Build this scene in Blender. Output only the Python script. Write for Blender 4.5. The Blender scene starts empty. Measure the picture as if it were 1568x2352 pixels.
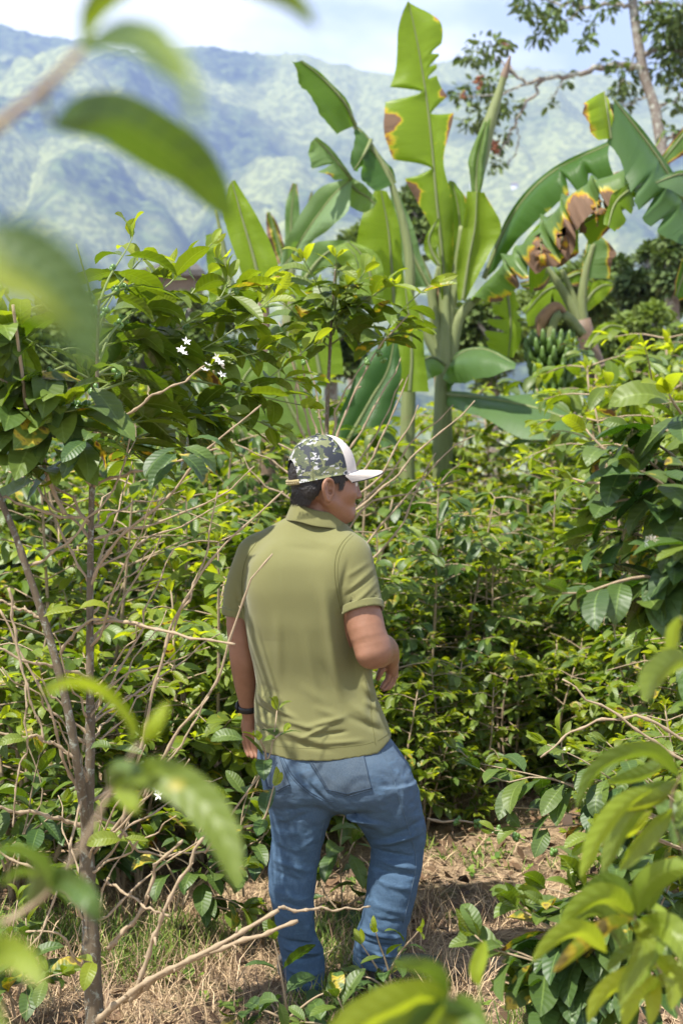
import bpy, math, random
import numpy as np
from mathutils import Vector, Matrix
from mathutils.bvhtree import BVHTree
R = math.radians
random.seed(7); RNG = np.random.default_rng(7)
C = bpy.context.scene.collection
SC = bpy.context.scene
# ------------------------------------------------------------ camera
F, ZC, UC, VH = 3266.7, 1.63, 784.0, 1050.0        # focal length in px of a 1568 x 2352 frame, eye height, centre, horizon row
cam_d = bpy.data.cameras.new('camera'); cam = bpy.data.objects.new('camera', cam_d); C.objects.link(cam)
cam.location = (0, 0, ZC); cam.rotation_euler = (R(90), 0, 0)
cam_d.sensor_fit = 'VERTICAL'; cam_d.sensor_height = 36; cam_d.lens = 50
cam_d.shift_y = -126 / 2352
cam_d.clip_start = 0.02; cam_d.clip_end = 60000
cam_d.dof.use_dof = True; cam_d.dof.focus_distance = 4.2; cam_d.dof.aperture_fstop = 4.0
SC.camera = cam
# ------------------------------------------------------------ light
SUN_EL, SUN_AZ = 62.0, 228.0                         # azimuth clockwise from +Y: behind the camera, to the left
sd = Vector((math.sin(R(SUN_AZ)) * math.cos(R(SUN_EL)), math.cos(R(SUN_AZ)) * math.cos(R(SUN_EL)), math.sin(R(SUN_EL))))
sun_d = bpy.data.lights.new('sun', 'SUN'); sun_d.energy = 5.0; sun_d.angle = R(0.6); sun_d.color = (1, .95, .87)
sun = bpy.data.objects.new('sun', sun_d); C.objects.link(sun)
sun.rotation_euler = sd.to_track_quat('Z', 'Y').to_euler(); sun.location = (-3, -6, 9)
W = bpy.data.worlds.new('World'); SC.world = W; W.use_nodes = True
wt = W.node_tree; wt.nodes.clear()
def wn(t, **k):
    n = wt.nodes.new(t)
    for a, b in k.items(): setattr(n, a, b)
    return n
wo = wn('ShaderNodeOutputWorld'); bg = wn('ShaderNodeBackground'); bg.inputs[1].default_value = .052
sky = wn('ShaderNodeTexSky', sky_type='NISHITA', sun_disc=False, sun_elevation=R(SUN_EL), sun_rotation=R(SUN_AZ), altitude=1600, dust_density=1.5)
tc = wn('ShaderNodeTexCoord'); mp = wn('ShaderNodeMapping'); mp.inputs['Scale'].default_value = (1, 1, 2.3); mp.inputs['Location'].default_value = (.36, .2, .1)
nz = wn('ShaderNodeTexNoise'); nz.inputs['Scale'].default_value = 4.4; nz.inputs['Detail'].default_value = 7; nz.inputs['Roughness'].default_value = .52
rp = wn('ShaderNodeValToRGB'); rp.color_ramp.elements[0].position = .42; rp.color_ramp.elements[1].position = .58
mx = wn('ShaderNodeMix', data_type='RGBA'); mx.inputs[7].default_value = (17, 17.3, 17.8, 1)
L = wt.links.new
sz = wn('ShaderNodeSeparateXYZ'); zr = wn('ShaderNodeMapRange'); zr.inputs[1].default_value = .30; zr.inputs[2].default_value = .62; zr.inputs[3].default_value = 1; zr.inputs[4].default_value = .18   # fair-weather clouds sit low over the ridge
zm = wn('ShaderNodeMath', operation='MULTIPLY'); L(tc.outputs['Generated'], sz.inputs[0]); L(sz.outputs[2], zr.inputs[0]); L(zr.outputs[0], zm.inputs[1]); L(zm.outputs[0], mx.inputs[0])
vl = wn('ShaderNodeMapRange'); vl.inputs[1].default_value = .25; vl.inputs[2].default_value = .6; vl.inputs[3].default_value = .75; vl.inputs[4].default_value = 0; L(sz.outputs[2], vl.inputs[0])
v2 = wn('ShaderNodeMix', data_type='RGBA'); v2.inputs[7].default_value = (10.5, 12, 14.5, 1); L(vl.outputs[0], v2.inputs[0]); L(sky.outputs[0], v2.inputs[6])
L(tc.outputs['Generated'], mp.inputs[0]); L(mp.outputs[0], nz.inputs['Vector']); L(nz.outputs[0], rp.inputs[0]); L(rp.outputs[0], zm.inputs[0])
L(v2.outputs[2], mx.inputs[6]); L(mx.outputs[2], bg.inputs[0]); L(bg.outputs[0], wo.inputs[0])
SC.view_settings.view_transform = 'Standard'; SC.view_settings.look = 'None'
SC.view_settings.exposure = 1.5; SC.view_settings.gamma = 1
SC.cycles.use_denoising = True
SC.cycles.max_bounces = 7; SC.cycles.diffuse_bounces = 3; SC.cycles.glossy_bounces = 2; SC.cycles.transmission_bounces = 4
SC.cycles.volume_bounces = 0; SC.cycles.caustics_reflective = False; SC.cycles.caustics_refractive = False
SC.cycles.sample_clamp_indirect = 4
# ------------------------------------------------------------ helpers
def P(u, v, d):
    return np.array(((u - UC) / F * d, d, ZC - (v - VH) / F * d))
def pts(l, d=None):
    return np.array([P(*q) if len(q) == 3 else P(q[0], q[1], d) for q in l])
def unit(a):
    a = np.asarray(a, float); n = np.linalg.norm(a, axis=-1, keepdims=True); return a / np.maximum(n, 1e-9)
def resample(p, n, smooth=True):
    p = np.asarray(p, float)
    s = np.r_[0, np.cumsum(np.linalg.norm(np.diff(p, axis=0), axis=1))]; s /= s[-1]
    t = np.linspace(0, 1, n)
    if smooth and len(p) > 2:                        # Catmull-Rom through the points
        q = np.vstack((2 * p[0] - p[1], p, 2 * p[-1] - p[-2]))
        i = np.clip(np.searchsorted(s, t, side='right') - 1, 0, len(p) - 2)
        w = ((t - s[i]) / np.maximum(s[i + 1] - s[i], 1e-9))[:, None]
        a, b, c, d = q[i], q[i + 1], q[i + 2], q[i + 3]
        return .5 * (2 * b + (c - a) * w + (2 * a - 5 * b + 4 * c - d) * w ** 2 + (3 * b - a - 3 * c + d) * w ** 3)
    return np.stack([np.interp(t, s, p[:, k]) for k in range(p.shape[1])], 1)
def hash2(i, j, seed):
    n = (i.astype(np.int64) * 374761393 + j.astype(np.int64) * 668265263 + seed * 144269) & 0xffffffff
    n = ((n ^ (n >> 13)) * 1274126177) & 0xffffffff
    return ((n ^ (n >> 16)) & 0xffff) / 65535.0
def vnoise(x, y, seed=0):
    i = np.floor(x); j = np.floor(y); fx = x - i; fy = y - j
    fx = fx * fx * (3 - 2 * fx); fy = fy * fy * (3 - 2 * fy)
    a = hash2(i, j, seed); b = hash2(i + 1, j, seed); c = hash2(i, j + 1, seed); d = hash2(i + 1, j + 1, seed)
    return (a + (b - a) * fx) * (1 - fy) + (c + (d - c) * fx) * fy
def fbm(x, y, o=4, seed=0, g=.5):
    r = 0; a = 1; t = 0
    for k in range(o):
        r = r + a * vnoise(x * 2 ** k, y * 2 ** k, seed + k); t += a; a *= g
    return r / t
class Geo:                                           # collects quads with two per-vertex attributes, links them as ONE mesh
    def __init__(s): s.v = []; s.f = []; s.t = []; s.c = []; s.n = 0
    def add(s, v, f, tint=None, co=None):
        v = np.asarray(v, float).reshape(-1, 3); f = np.asarray(f, int).reshape(-1, 4)
        s.v.append(v); s.f.append(f + s.n); n = len(v); s.n += n
        s.t.append(np.broadcast_to(np.zeros(3) if tint is None else np.asarray(tint, float), (n, 3)))
        s.c.append(np.broadcast_to(np.zeros(3) if co is None else np.asarray(co, float), (n, 3)))
        return s
    def build(s, name, mat, parent=None, smooth=True, loc=None):
        V = np.concatenate(s.v); Fq = np.concatenate(s.f)
        if loc is not None: V = V - np.asarray(loc)
        me = bpy.data.meshes.new(name)
        me.vertices.add(len(V)); me.vertices.foreach_set('co', V.astype(np.float32).ravel())
        tri = Fq[:, 2] == Fq[:, 3]
        if tri.any():
            cnt = np.where(tri, 3, 4); keep = np.ones(Fq.shape, bool); keep[tri, 3] = False
            idx = Fq[keep]; st = np.r_[0, np.cumsum(cnt)[:-1]]
        else:
            idx = Fq.ravel(); st = np.arange(len(Fq)) * 4
        me.loops.add(len(idx)); me.loops.foreach_set('vertex_index', idx.astype(np.int32))
        me.polygons.add(len(Fq)); me.polygons.foreach_set('loop_start', st.astype(np.int32))
        me.polygons.foreach_set('use_smooth', np.full(len(Fq), smooth))
        me.update(calc_edges=True)
        a = me.attributes.new('tint', 'FLOAT_COLOR', 'POINT')
        a.data.foreach_set('color', np.c_[np.concatenate(s.t), np.ones(len(V))].astype(np.float32).ravel())
        a = me.attributes.new('leafco', 'FLOAT_VECTOR', 'POINT')
        a.data.foreach_set('vector', np.concatenate(s.c).astype(np.float32).ravel())
        me.materials.append(mat)
        o = bpy.data.objects.new(name, me); C.objects.link(o)
        if parent is not None: o.parent = parent
        return o
def empty(name, loc=(0, 0, 0)):
    o = bpy.data.objects.new(name, None); C.objects.link(o); o.location = tuple(loc); o.empty_display_size = .1
    return o
def tag(o, label=None, cat=None, group=None, kind=None):
    for k, v in (('label', label), ('category', cat), ('group', group), ('kind', kind)):
        if v: o[k] = v
    return o
def copy_tree(o, parent=None):
    c = o.copy(); C.objects.link(c)
    if parent is not None: c.parent = parent
    for ch in list(o.children): copy_tree(ch, c)
    return c
def grid_faces(a, b, wrap=False):                    # a rows, b columns
    i = np.arange(a - 1)[:, None]; j = np.arange(b if wrap else b - 1)[None]
    k = (j + 1) % b
    return np.stack(np.broadcast_arrays(i * b + j, i * b + k, (i + 1) * b + k, (i + 1) * b + j), -1).reshape(-1, 4)
def tube(g, p, r, n=6, tint=None, co=None, knob=0, cap=True):
    p = np.asarray(p, float); m = len(p); r = np.broadcast_to(np.asarray(r, float), (m,)).copy()
    if knob: r = r * (1 + knob * (np.arange(m) % 3 == 0))
    if cap:
        p = np.vstack((p[:1], p, p[-1:])); r = np.r_[1e-4, r, 1e-4]; m += 2
    t = unit(np.gradient(p, axis=0) + 1e-9)
    if cap: t[0] = t[1] = unit(p[2] - p[1]); t[-1] = t[-2]
    ref = np.array((0, 0, 1.)) if abs(t[m // 2][2]) < .8 else np.array((1., 0, 0))
    a = unit(np.cross(t, ref)); b = np.cross(t, a)
    th = np.linspace(0, 2 * np.pi, n, endpoint=False)
    V = p[:, None] + r[:, None, None] * (np.cos(th)[None, :, None] * a[:, None] + np.sin(th)[None, :, None] * b[:, None])
    g.add(V.reshape(-1, 3), grid_faces(m, n, True), tint, co)
def ball(g, c, r, n=8, m=6, tint=None, M=None):
    th = np.linspace(0, 2 * np.pi, n, endpoint=False); ph = np.linspace(.02, np.pi - .02, m)
    V = np.stack([np.sin(ph)[:, None] * np.cos(th), np.sin(ph)[:, None] * np.sin(th), np.cos(ph)[:, None] + 0 * th], -1).reshape(-1, 3) * np.asarray(r)
    if M is not None: V = V @ np.asarray(M).T
    g.add(V + np.asarray(c), grid_faces(m, n, True), tint)
# ------------------------------------------------------------ materials
class N:
    def __init__(s, name):
        s.m = bpy.data.materials.new(name); s.m.use_nodes = True; s.t = s.m.node_tree; s.t.nodes.clear()
        s.o = s.n('ShaderNodeOutputMaterial')
    def n(s, ty, **k):
        x = s.t.nodes.new(ty)
        for a, b in k.items(): setattr(x, a, b)
        return x
    def put(s, inp, v):
        if hasattr(v, 'is_output') or isinstance(v, bpy.types.NodeSocket): s.t.links.new(v, inp)
        elif isinstance(v, (tuple, list)) and len(v) == 3 and inp.type == 'RGBA': inp.default_value = (*v, 1)
        else: inp.default_value = v
    def math(s, op, a, b=0., c=None, clamp=False):
        x = s.n('ShaderNodeMath', operation=op, use_clamp=clamp); s.put(x.inputs[0], a); s.put(x.inputs[1], b)
        if c is not None: s.put(x.inputs[2], c)
        return x.outputs[0]
    def mix(s, f, a, b, blend='MIX'):
        x = s.n('ShaderNodeMix', data_type='RGBA', blend_type=blend); s.put(x.inputs[0], f); s.put(x.inputs[6], a); s.put(x.inputs[7], b)
        return x.outputs[2]
    def attr(s, name):
        return s.n('ShaderNodeAttribute', attribute_name=name)
    def sep(s, v):
        x = s.n('ShaderNodeSeparateXYZ'); s.put(x.inputs[0], v); return x.outputs
    def ramp(s, f, stops, interp='LINEAR'):
        x = s.n('ShaderNodeValToRGB'); e = x.color_ramp.elements; x.color_ramp.interpolation = interp
        while len(e) < len(stops): e.new(.5)
        for q, (p_, c_) in zip(e, stops):
            q.position = p_; q.color = (*c_, 1) if isinstance(c_, (tuple, list)) else (c_, c_, c_, 1)
        s.put(x.inputs[0], f); return x.outputs[0]
    def co(s, kind='Object', scale=(1, 1, 1), rot=(0, 0, 0)):
        t = s.n('ShaderNodeTexCoord'); m = s.n('ShaderNodeMapping'); m.inputs['Scale'].default_value = scale; m.inputs['Rotation'].default_value = rot
        s.t.links.new(t.outputs[kind], m.inputs[0]); return m.outputs[0]
    def noise(s, v, scale, detail=4, rough=.5, out=0, dist=0):
        x = s.n('ShaderNodeTexNoise'); s.put(x.inputs['Vector'], v); x.inputs['Scale'].default_value = scale
        x.inputs['Detail'].default_value = detail; x.inputs['Roughness'].default_value = rough; x.inputs['Distortion'].default_value = dist
        return x.outputs[out]
    def bump(s, h, strength=.3, dist=.01, nrm=None):
        x = s.n('ShaderNodeBump'); x.inputs['Strength'].default_value = strength; x.inputs['Distance'].default_value = dist
        s.put(x.inputs['Height'], h)
        if nrm is not None: s.put(x.inputs['Normal'], nrm)
        return x.outputs[0]
    def bsdf(s, col, rough=.6, spec=.5, nrm=None, **k):
        x = s.n('ShaderNodeBsdfPrincipled'); s.put(x.inputs['Base Color'], col); s.put(x.inputs['Roughness'], rough)
        s.put(x.inputs['Specular IOR Level'], spec)
        if nrm is not None: s.put(x.inputs['Normal'], nrm)
        for a, b in k.items(): s.put(x.inputs[a.replace('_', ' ')], b)
        return x.outputs[0]
    def trans(s, col, nrm=None):
        x = s.n('ShaderNodeBsdfTranslucent'); s.put(x.inputs[0], col)
        if nrm is not None: s.put(x.inputs['Normal'], nrm)
        return x.outputs[0]
    def mixs(s, f, a, b):
        x = s.n('ShaderNodeMixShader'); s.put(x.inputs[0], f); s.put(x.inputs[1], a); s.put(x.inputs[2], b); return x.outputs[0]
    def out(s, sh): s.t.links.new(sh, s.o.inputs[0]); return s.m
def plain(name, col, rough=.6, spec=.4, var=.25, scale=12, bump=0, bscale=40, **k):
    n = N(name); v = n.co(); a = n.noise(v, scale, 5, .6)
    c = n.mix(a, tuple(x * (1 - var) for x in col), tuple(min(1, x * (1 + var)) for x in col))
    nr = n.bump(n.noise(v, bscale, 5, .6), bump, .01) if bump else None
    return n.out(n.bsdf(c, rough, spec, nr, **k))
MAT = {}
def leaf_mat(name, old, young, tr_old, tr_young, trans=.38, rough=.30, vein=1.0, shift=0.):
    n = N(name); lc = n.sep(n.attr('leafco').outputs['Vector']); tt = n.sep(n.attr('tint').outputs['Color'])
    s, t, rnd = lc[0], lc[1], lc[2]; at = n.math('ABSOLUTE', t); oi = n.n('ShaderNodeObjectInfo').outputs['Random']
    tt = [n.math('ADD', tt[0], n.math('MULTIPLY', n.math('SUBTRACT', oi, .5), shift), clamp=True), tt[1], tt[2]]
    base = n.mix(tt[0], old, young); tr = n.mix(tt[0], tr_old, tr_young)
    val = n.math('MULTIPLY_ADD', rnd, .7, .65)
    obj = n.co('Object')
    no = n.noise(obj, 55, 3, .6)
    val = n.math('MULTIPLY', val, n.math('MULTIPLY_ADD', no, .5, .75))
    hv = n.n('ShaderNodeHueSaturation'); n.put(hv.inputs['Color'], base); n.put(hv.inputs['Value'], val)
    n.put(hv.inputs['Hue'], n.math('MULTIPLY_ADD', n.math('FRACT', n.math('MULTIPLY', rnd, 7.31)), .03, .485))
    ph = n.math('MULTIPLY', n.math('SUBTRACT', s, n.math('MULTIPLY', at, .10)), 10.0)
    w = n.math('ABSOLUTE', n.math('SUBTRACT', n.math('FRACT', ph), .5))           # 0.5 at a vein, 0 between
    vl = n.math('SMOOTH_MIN', 1.0, n.math('MULTIPLY', n.math('SUBTRACT', w, .42, clamp=True), 9.0), .1)
    mid = n.math('LESS_THAN', at, .055)
    vm = n.math('MAXIMUM', n.math('MULTIPLY', vl, .35 * vein), mid)
    col = n.mix(n.math('MULTIPLY', vm, .55), hv.outputs[0], n.mix(tt[0], (.16, .24, .05), (.4, .45, .1)))
    # rust-coloured spots and yellowed patches on a few leaves
    sp = n.noise(obj, 26, 2, .5)
    thr = n.math('SUBTRACT', 1.0, n.math('MULTIPLY', tt[1], .46))
    yl = n.math('MULTIPLY', n.math('SUBTRACT', sp, n.math('SUBTRACT', thr, .14)), 9.0, clamp=True)
    bl = n.math('MULTIPLY', n.math('SUBTRACT', sp, n.math('SUBTRACT', thr, .04)), 14.0, clamp=True)
    col = n.mix(yl, col, (.55, .38, .02)); col = n.mix(bl, col, (.16, .07, .02))
    trc = n.mix(yl, tr, (.7, .5, .03)); trc = n.mix(bl, trc, (.1, .05, .02))
    geo = n.n('ShaderNodeNewGeometry')
    back = n.mix(.32, col, n.mix(tt[0], (.10, .17, .045), (.22, .30, .05)))
    c2 = n.mix(geo.outputs['Backfacing'], col, back)
    h = n.math('SUBTRACT', n.math('MULTIPLY', n.math('SUBTRACT', .5, w), 1.0), n.math('MULTIPLY', mid, .4))
    nr = n.bump(h, .35 * vein, .004)
    rg = n.math('ADD', n.math('MULTIPLY', geo.outputs['Backfacing'], .25), n.math('MULTIPLY_ADD', no, .16, rough - .08))
    b = n.bsdf(c2, rg, .42, nr)
    return n.out(n.mixs(n.math('MULTIPLY_ADD', tt[0], trans, trans * .42, clamp=True), b, n.trans(trc, nr)))
MAT['coffee'] = leaf_mat('coffee leaf', (.008, .030, .006), (.22, .27, .010), (.10, .25, .006), (.55, .62, .015), .38, .23)
MAT['coffee_mid'] = leaf_mat('coffee leaf in the thicket', (.011, .038, .006), (.24, .29, .010), (.12, .28, .006), (.60, .66, .015), .42, .19, .7, .34)
MAT['treeleaf'] = leaf_mat('tree leaf', (.035, .06, .018), (.10, .14, .03), (.12, .2, .02), (.2, .28, .03), .25, .5, .3)
def bark(name, a, b, lichen, amt, scale=1.0):
    n = N(name); v = n.co('Object'); v2 = n.co('Object', (1, 1, .25))
    x = n.noise(v2, 60 * scale, 6, .65); y = n.noise(v, 48 * scale, 5, .65, dist=.8)
    c = n.mix(x, a, b)
    m = n.math('MULTIPLY', n.math('SUBTRACT', y, 1 - amt), 7, clamp=True)
    c = n.mix(m, c, lichen)
    nr = n.bump(n.math('ADD', x, n.math('MULTIPLY', m, .4)), .7, .006)
    return n.out(n.bsdf(c, .85, .2, nr))
MAT['bark'] = bark('lichen-spotted coffee bark', (.05, .038, .024), (.20, .158, .105), (.32, .34, .28), .46)
MAT['twig'] = bark('bare coffee twig', (.20, .145, .085), (.42, .33, .22), (.50, .48, .40), .36)
MAT['shoot'] = plain('green coffee shoot', (.15, .19, .05), .5, .4, .3)
MAT['berry'] = plain('green coffee cherry', (.085, .17, .03), .35, .5, .3, 30)
MAT['flower'] = plain('white coffee flower', (.82, .80, .72), .6, .3, .06)
# ============================================================ the setting
def gz(x, y):                                        # height of the ground near the path
    x = np.asarray(x, float); y = np.asarray(y, float)
    h = (fbm(x * .9 + 3, y * .9, 4, 5) - .5) * .10 + (fbm(x * 6, y * 6, 2, 9) - .5) * .02
    h = h * np.clip((np.hypot(x - .1, y - 4.35) - .15) / .5, .0, 1)
    drop = np.clip(y - 14, 0, None)
    return h - .02 * drop - .0035 * drop ** 2
def sheet(name, x, y, z, mat, kind='structure'):
    g = Geo(); g.add(np.stack((x, y, z), -1).reshape(-1, 3), grid_faces(*x.shape)); o = g.build(name, mat); return tag(o, kind=kind)
n = N('dry mulch and soil'); v = n.co('Object')
a = n.noise(v, 2.2, 5, .6); b = n.noise(v, 38, 6, .7); c = n.noise(v, 140, 3, .6); e = n.noise(n.co('Object', (1, 1, 1), (0, 0, 1)), 7, 4, .6)
col = n.mix(n.ramp(b, ((.34, 0.), (.58, 1.))), (.11, .07, .045), (.43, .30, .18))
col = n.mix(n.math('MULTIPLY', n.ramp(a, ((.50, 0.), (.62, 1.))), .8), col, (.05, .034, .024))
col = n.mix(n.math('MULTIPLY', n.ramp(e, ((.54, 0.), (.66, 1.))), .7), col, (.10, .16, .035))
col = n.mix(n.math('MULTIPLY', c, .35), col, (.5, .37, .24))
MAT['ground'] = n.out(n.bsdf(col, .95, .15, n.bump(n.math('ADD', b, n.math('MULTIPLY', c, .5)), 1.0, .02)))
xs = np.r_[np.linspace(-60, -7, 24), np.linspace(-6, 6, 150), np.linspace(7, 60, 24)]
ys = np.r_[np.linspace(-8, 2.4, 12), np.linspace(2.5, 9, 120), np.linspace(9.2, 16, 40), np.linspace(17, 75, 40)]
X, Y = np.meshgrid(xs, ys); sheet('ground', X, Y, gz(X, Y), MAT['ground'])
# ---- mountainside across the valley
rid_u = np.array((-2200, -1000, -500, 0, 130, 330, 530, 700, 790, 900, 1050, 1200, 1350, 1568, 2000, 2600, 3600.))
rid_v = np.array((260, 140, 20, 52, 80, 112, 114, 122, 142, 168, 140, 152, 160, 205, 160, 90, 200.))
def mountain_z(x, y):
    u = UC + F * x / y
    top = ZC + (VH - np.interp(u, rid_u, rid_v)) / F * 4300
    q = np.clip((y - 1050) / (4300 - 1050), 0, None)
    z = -160 + (top + 160) * np.where(q < 1, q ** 1.12, 1 - (q - 1) * .7)
    wx = x + 260 * (fbm(x / 700, y / 700, 3, 21) - .5)
    gul = np.abs(fbm(wx / 520, y / 1500 + 3, 4, 31) - .5) * 2         # gullies run down the slope
    g2 = np.abs(fbm(wx / 190, y / 420, 3, 37) - .5) * 2
    am = np.clip(q * 3, 0, 1) * np.clip(np.abs(q - 1) * 4 + .12, 0, 1)
    return z + am * ((gul - .35) * 340 + (g2 - .3) * 110 + (fbm(x / 900 + 7, y / 900, 2, 43) - .5) * 420 * np.clip(1 - np.abs(q - .5) * 1.9, 0, 1))
def canopy(x, y):
    return (vnoise(x / 17, y / 17, 51) ** 2 * 10 + vnoise(x / 8, y / 8, 52) * 6) * np.clip((fbm(x / 230, y / 230, 3, 61) - .34) * 7, .12, 1)
n = N('forested mountainside'); v = n.co('Object'); A = n.attr('tint').outputs['Color']; ts = n.sep(A)
a = n.noise(v, .028, 4, .7); b = n.noise(v, .09, 3, .6)
forest = n.mix(n.ramp(a, ((.40, 0.), (.60, 1.))), (.006, .014, .006), (.14, .18, .05))
grass = n.mix(b, (.16, .21, .05), (.42, .42, .17))
col = n.mix(n.math('MULTIPLY_ADD', n.math('SUBTRACT', ts[0], n.math('MULTIPLY', a, .35)), 6.0, -1.6, clamp=True), forest, grass)
col = n.mix(n.math('MULTIPLY', ts[1], 1.0), col, (.42, .34, .2))
tr_ = n.noise(v, .05, 2, .6); col = n.mix(n.math('MULTIPLY', n.ramp(tr_, ((.46, 1.), (.54, 0.))), .42), col, (.010, .022, .009))
MAT['hill'] = n.out(n.bsdf(col, .95, .05, n.bump(b, .6, 6)))
def hill_sheet(x, y):
    z = mountain_z(x, y) + canopy(x, y)
    g = Geo()
    ti = np.stack((fbm(x / 330, y / 260, 4, 77), 0 * x, 0 * x), -1)
    u = UC + F * x / y; vv = VH - F * (z - ZC) / y
    m = np.clip(1.25 - np.hypot((x + 610) / 75, (y - 2010) / 120), 0, 1) + np.clip(1.1 - np.hypot((x + 880) / 60, (y - 2450) / 90), 0, 1)
    ti[..., 1] = np.clip(m * 3 * (fbm(x / 60, y / 60, 3, 5) - .22), 0, 1)
    g.add(np.stack((x, y, z), -1).reshape(-1, 3), grid_faces(*x.shape), ti.reshape(-1, 3)); return g
uu = np.linspace(-520, 2100, 620); yy = np.concatenate((np.linspace(60, 1000, 30), np.geomspace(1040, 4700, 560), np.linspace(4800, 9000, 12)))
Yh, Uh = np.meshgrid(yy, uu, indexing='ij'); Xh = (Uh - UC) / F * Yh
g = hill_sheet(Xh, Yh); tag(g.build('mountain', MAT['hill']), kind='structure')
# white farmhouses on the far slope
MAT['whitewash'] = plain('whitewashed wall', (.8, .78, .74), .8, .2, .05); MAT['rooftile'] = plain('clay roof', (.20, .13, .10), .85, .2, .2)
def box(g, c, h, rot=0, tint=None):
    c = np.asarray(c, float); h = np.asarray(h, float)
    V = np.array([(sx, sy, sz) for sz in (-1, 1) for sx, sy in ((-1, -1), (1, -1), (1, 1), (-1, 1))]) * h
    cs, sn = math.cos(rot), math.sin(rot)
    V = np.c_[V[:, 0] * cs - V[:, 1] * sn, V[:, 0] * sn + V[:, 1] * cs, V[:, 2]] + c
    g.add(V, [(0, 3, 2, 1), (4, 5, 6, 7), (0, 1, 5, 4), (1, 2, 6, 5), (2, 3, 7, 6), (3, 0, 4, 7)], tint)
def ray_hill(u, v):
    for y in np.geomspace(1100, 4300, 1500):
        p = P(u, v, y)
        if mountain_z(np.array(p[0]), np.array(y)) >= p[2]: return np.array((p[0], y, float(mountain_z(np.array(p[0]), np.array(y)))))
    return None
for (u, v, w, lab) in ((1181, 441, 7, 'tiny white farmhouse on the slope just right of the rolled banana leaf'),
                       (1085, 436, 5, 'tiny white farmhouse on the slope left of the rolled banana leaf stalk')):
    p = ray_hill(u, v)
    if p is None: continue
    t = tag(empty('farmhouse', p), lab, 'house', 'farmhouses far across the valley')
    g = Geo(); box(g, (0, 0, 6), (w, w * .7, 10)); g.build('wall', MAT['whitewash'], t)
    g = Geo(); q = w * 1.12
    g.add([(-q, -q * .8, 16), (q, -q * .8, 16), (q, 0, 21), (-q, 0, 21), (q, q * .8, 16), (-q, q * .8, 16), (-q, -q * .8, 15.4), (q, -q * .8, 15.4), (q, q * .8, 15.4), (-q, q * .8, 15.4)],
          [(0, 1, 2, 3), (3, 2, 4, 5), (6, 9, 8, 7), (0, 6, 7, 1), (5, 4, 8, 9)]); g.build('roof', MAT['rooftile'], t, False)
# ---- the air between: one even volume
n = N('blue valley haze'); pv = n.n('ShaderNodeVolumePrincipled')
pv.inputs['Color'].default_value = (.35, .47, .79, 1); pv.inputs['Density'].default_value = .00023; pv.inputs['Anisotropy'].default_value = .1
n.t.links.new(pv.outputs[0], n.o.inputs['Volume'])
g = Geo(); box(g, (0, 4250, 560), (4200, 4760, 960)); tag(g.build('haze', n.m, None, False), kind='stuff')
# ---- ground litter: straw, grass, little weeds
def in_path(k, seed, x0=-2.2, x1=2.4, y0=2.9, y1=7.4):
    r = np.random.default_rng(seed); return r.uniform(x0, x1, k), r.uniform(y0, y1, k) ** 1.0, r
def blades(k, seed, ln, wd, up, colr, area, dens=None, name='', mat=None, curl=.5, lab=None, clump=0):
    x, y, r = in_path(k, seed, *area)
    if clump:
        m = fbm(x * 1.7 + 11, y * 1.7, 3, seed) > clump; x, y = x[m], y[m]
    k = len(x); z = gz(x, y); az = r.uniform(0, 2 * np.pi, k); l = ln * r.uniform(.5, 1.4, k); e = np.clip(r.normal(up, .3, k), -.02, 1.5)
    d = np.stack((np.cos(az) * np.cos(e), np.sin(az) * np.cos(e), np.sin(e)), -1)
    sde = np.stack((-np.sin(az), np.cos(az), 0 * az), -1) * (wd * r.uniform(.6, 1.4, k))[:, None]
    b0 = np.stack((x, y, z + .004), -1); c2 = r.normal(0, curl, (k, 3)) * .3; c2[:, 2] = -np.abs(c2[:, 2]) * (up > .4) + .02
    seg = [b0, b0 + d * (l * .5)[:, None], b0 + (d * .9 + c2) * l[:, None]]
    for q in seg[1:]: q[:, 2] = np.maximum(q[:, 2], gz(q[:, 0], q[:, 1]) + .006)
    V = np.stack((seg[0] - sde, seg[0] + sde, seg[1] - sde, seg[1] + sde, seg[2] - sde * .25, seg[2] + sde * .25), 1)
    Fq = np.array(((0, 1, 3, 2), (2, 3, 5, 4)))[None] + (np.arange(k) * 6)[:, None, None]
    t = np.repeat(r.uniform(0, 1, (k, 3)), 6, 0)
    g = Geo(); g.add(V.reshape(-1, 3), Fq.reshape(-1, 4), t); return tag(g.build(name, mat), kind='stuff')
def straw_mat(name, a, b, tr):
    n = N(name); t = n.sep(n.attr('tint').outputs['Color']); c = n.mix(t[0], a, b)
    return n.out(n.mixs(tr, n.bsdf(c, .6, .3), n.trans(c)))
MAT['straw'] = straw_mat('dry straw', (.11, .065, .035), (.56, .41, .24), .12)
MAT['grass'] = straw_mat('green grass', (.06, .13, .02), (.26, .33, .06), .4)
blades(42000, 1, .085, .0016, .12, None, (-2.3, 2.6, 3.7, 8.2), name='straw_litter', mat=MAT['straw'])
blades(9000, 2, .12, .0020, .9, None, (-1.5, .55, 3.75, 4.9), name='grass', mat=MAT['grass'], clump=.47)
blades(6000, 3, .15, .0014, .75, None, (-1.5, 1.0, 3.75, 5.2), name='dry_grass', mat=MAT['straw'], clump=.45)
blades(16000, 4, .06, .003, .8, None, (-.6, 2.2, 4.2, 8.0), name='short_grass', mat=MAT['grass'], clump=.56)
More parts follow.
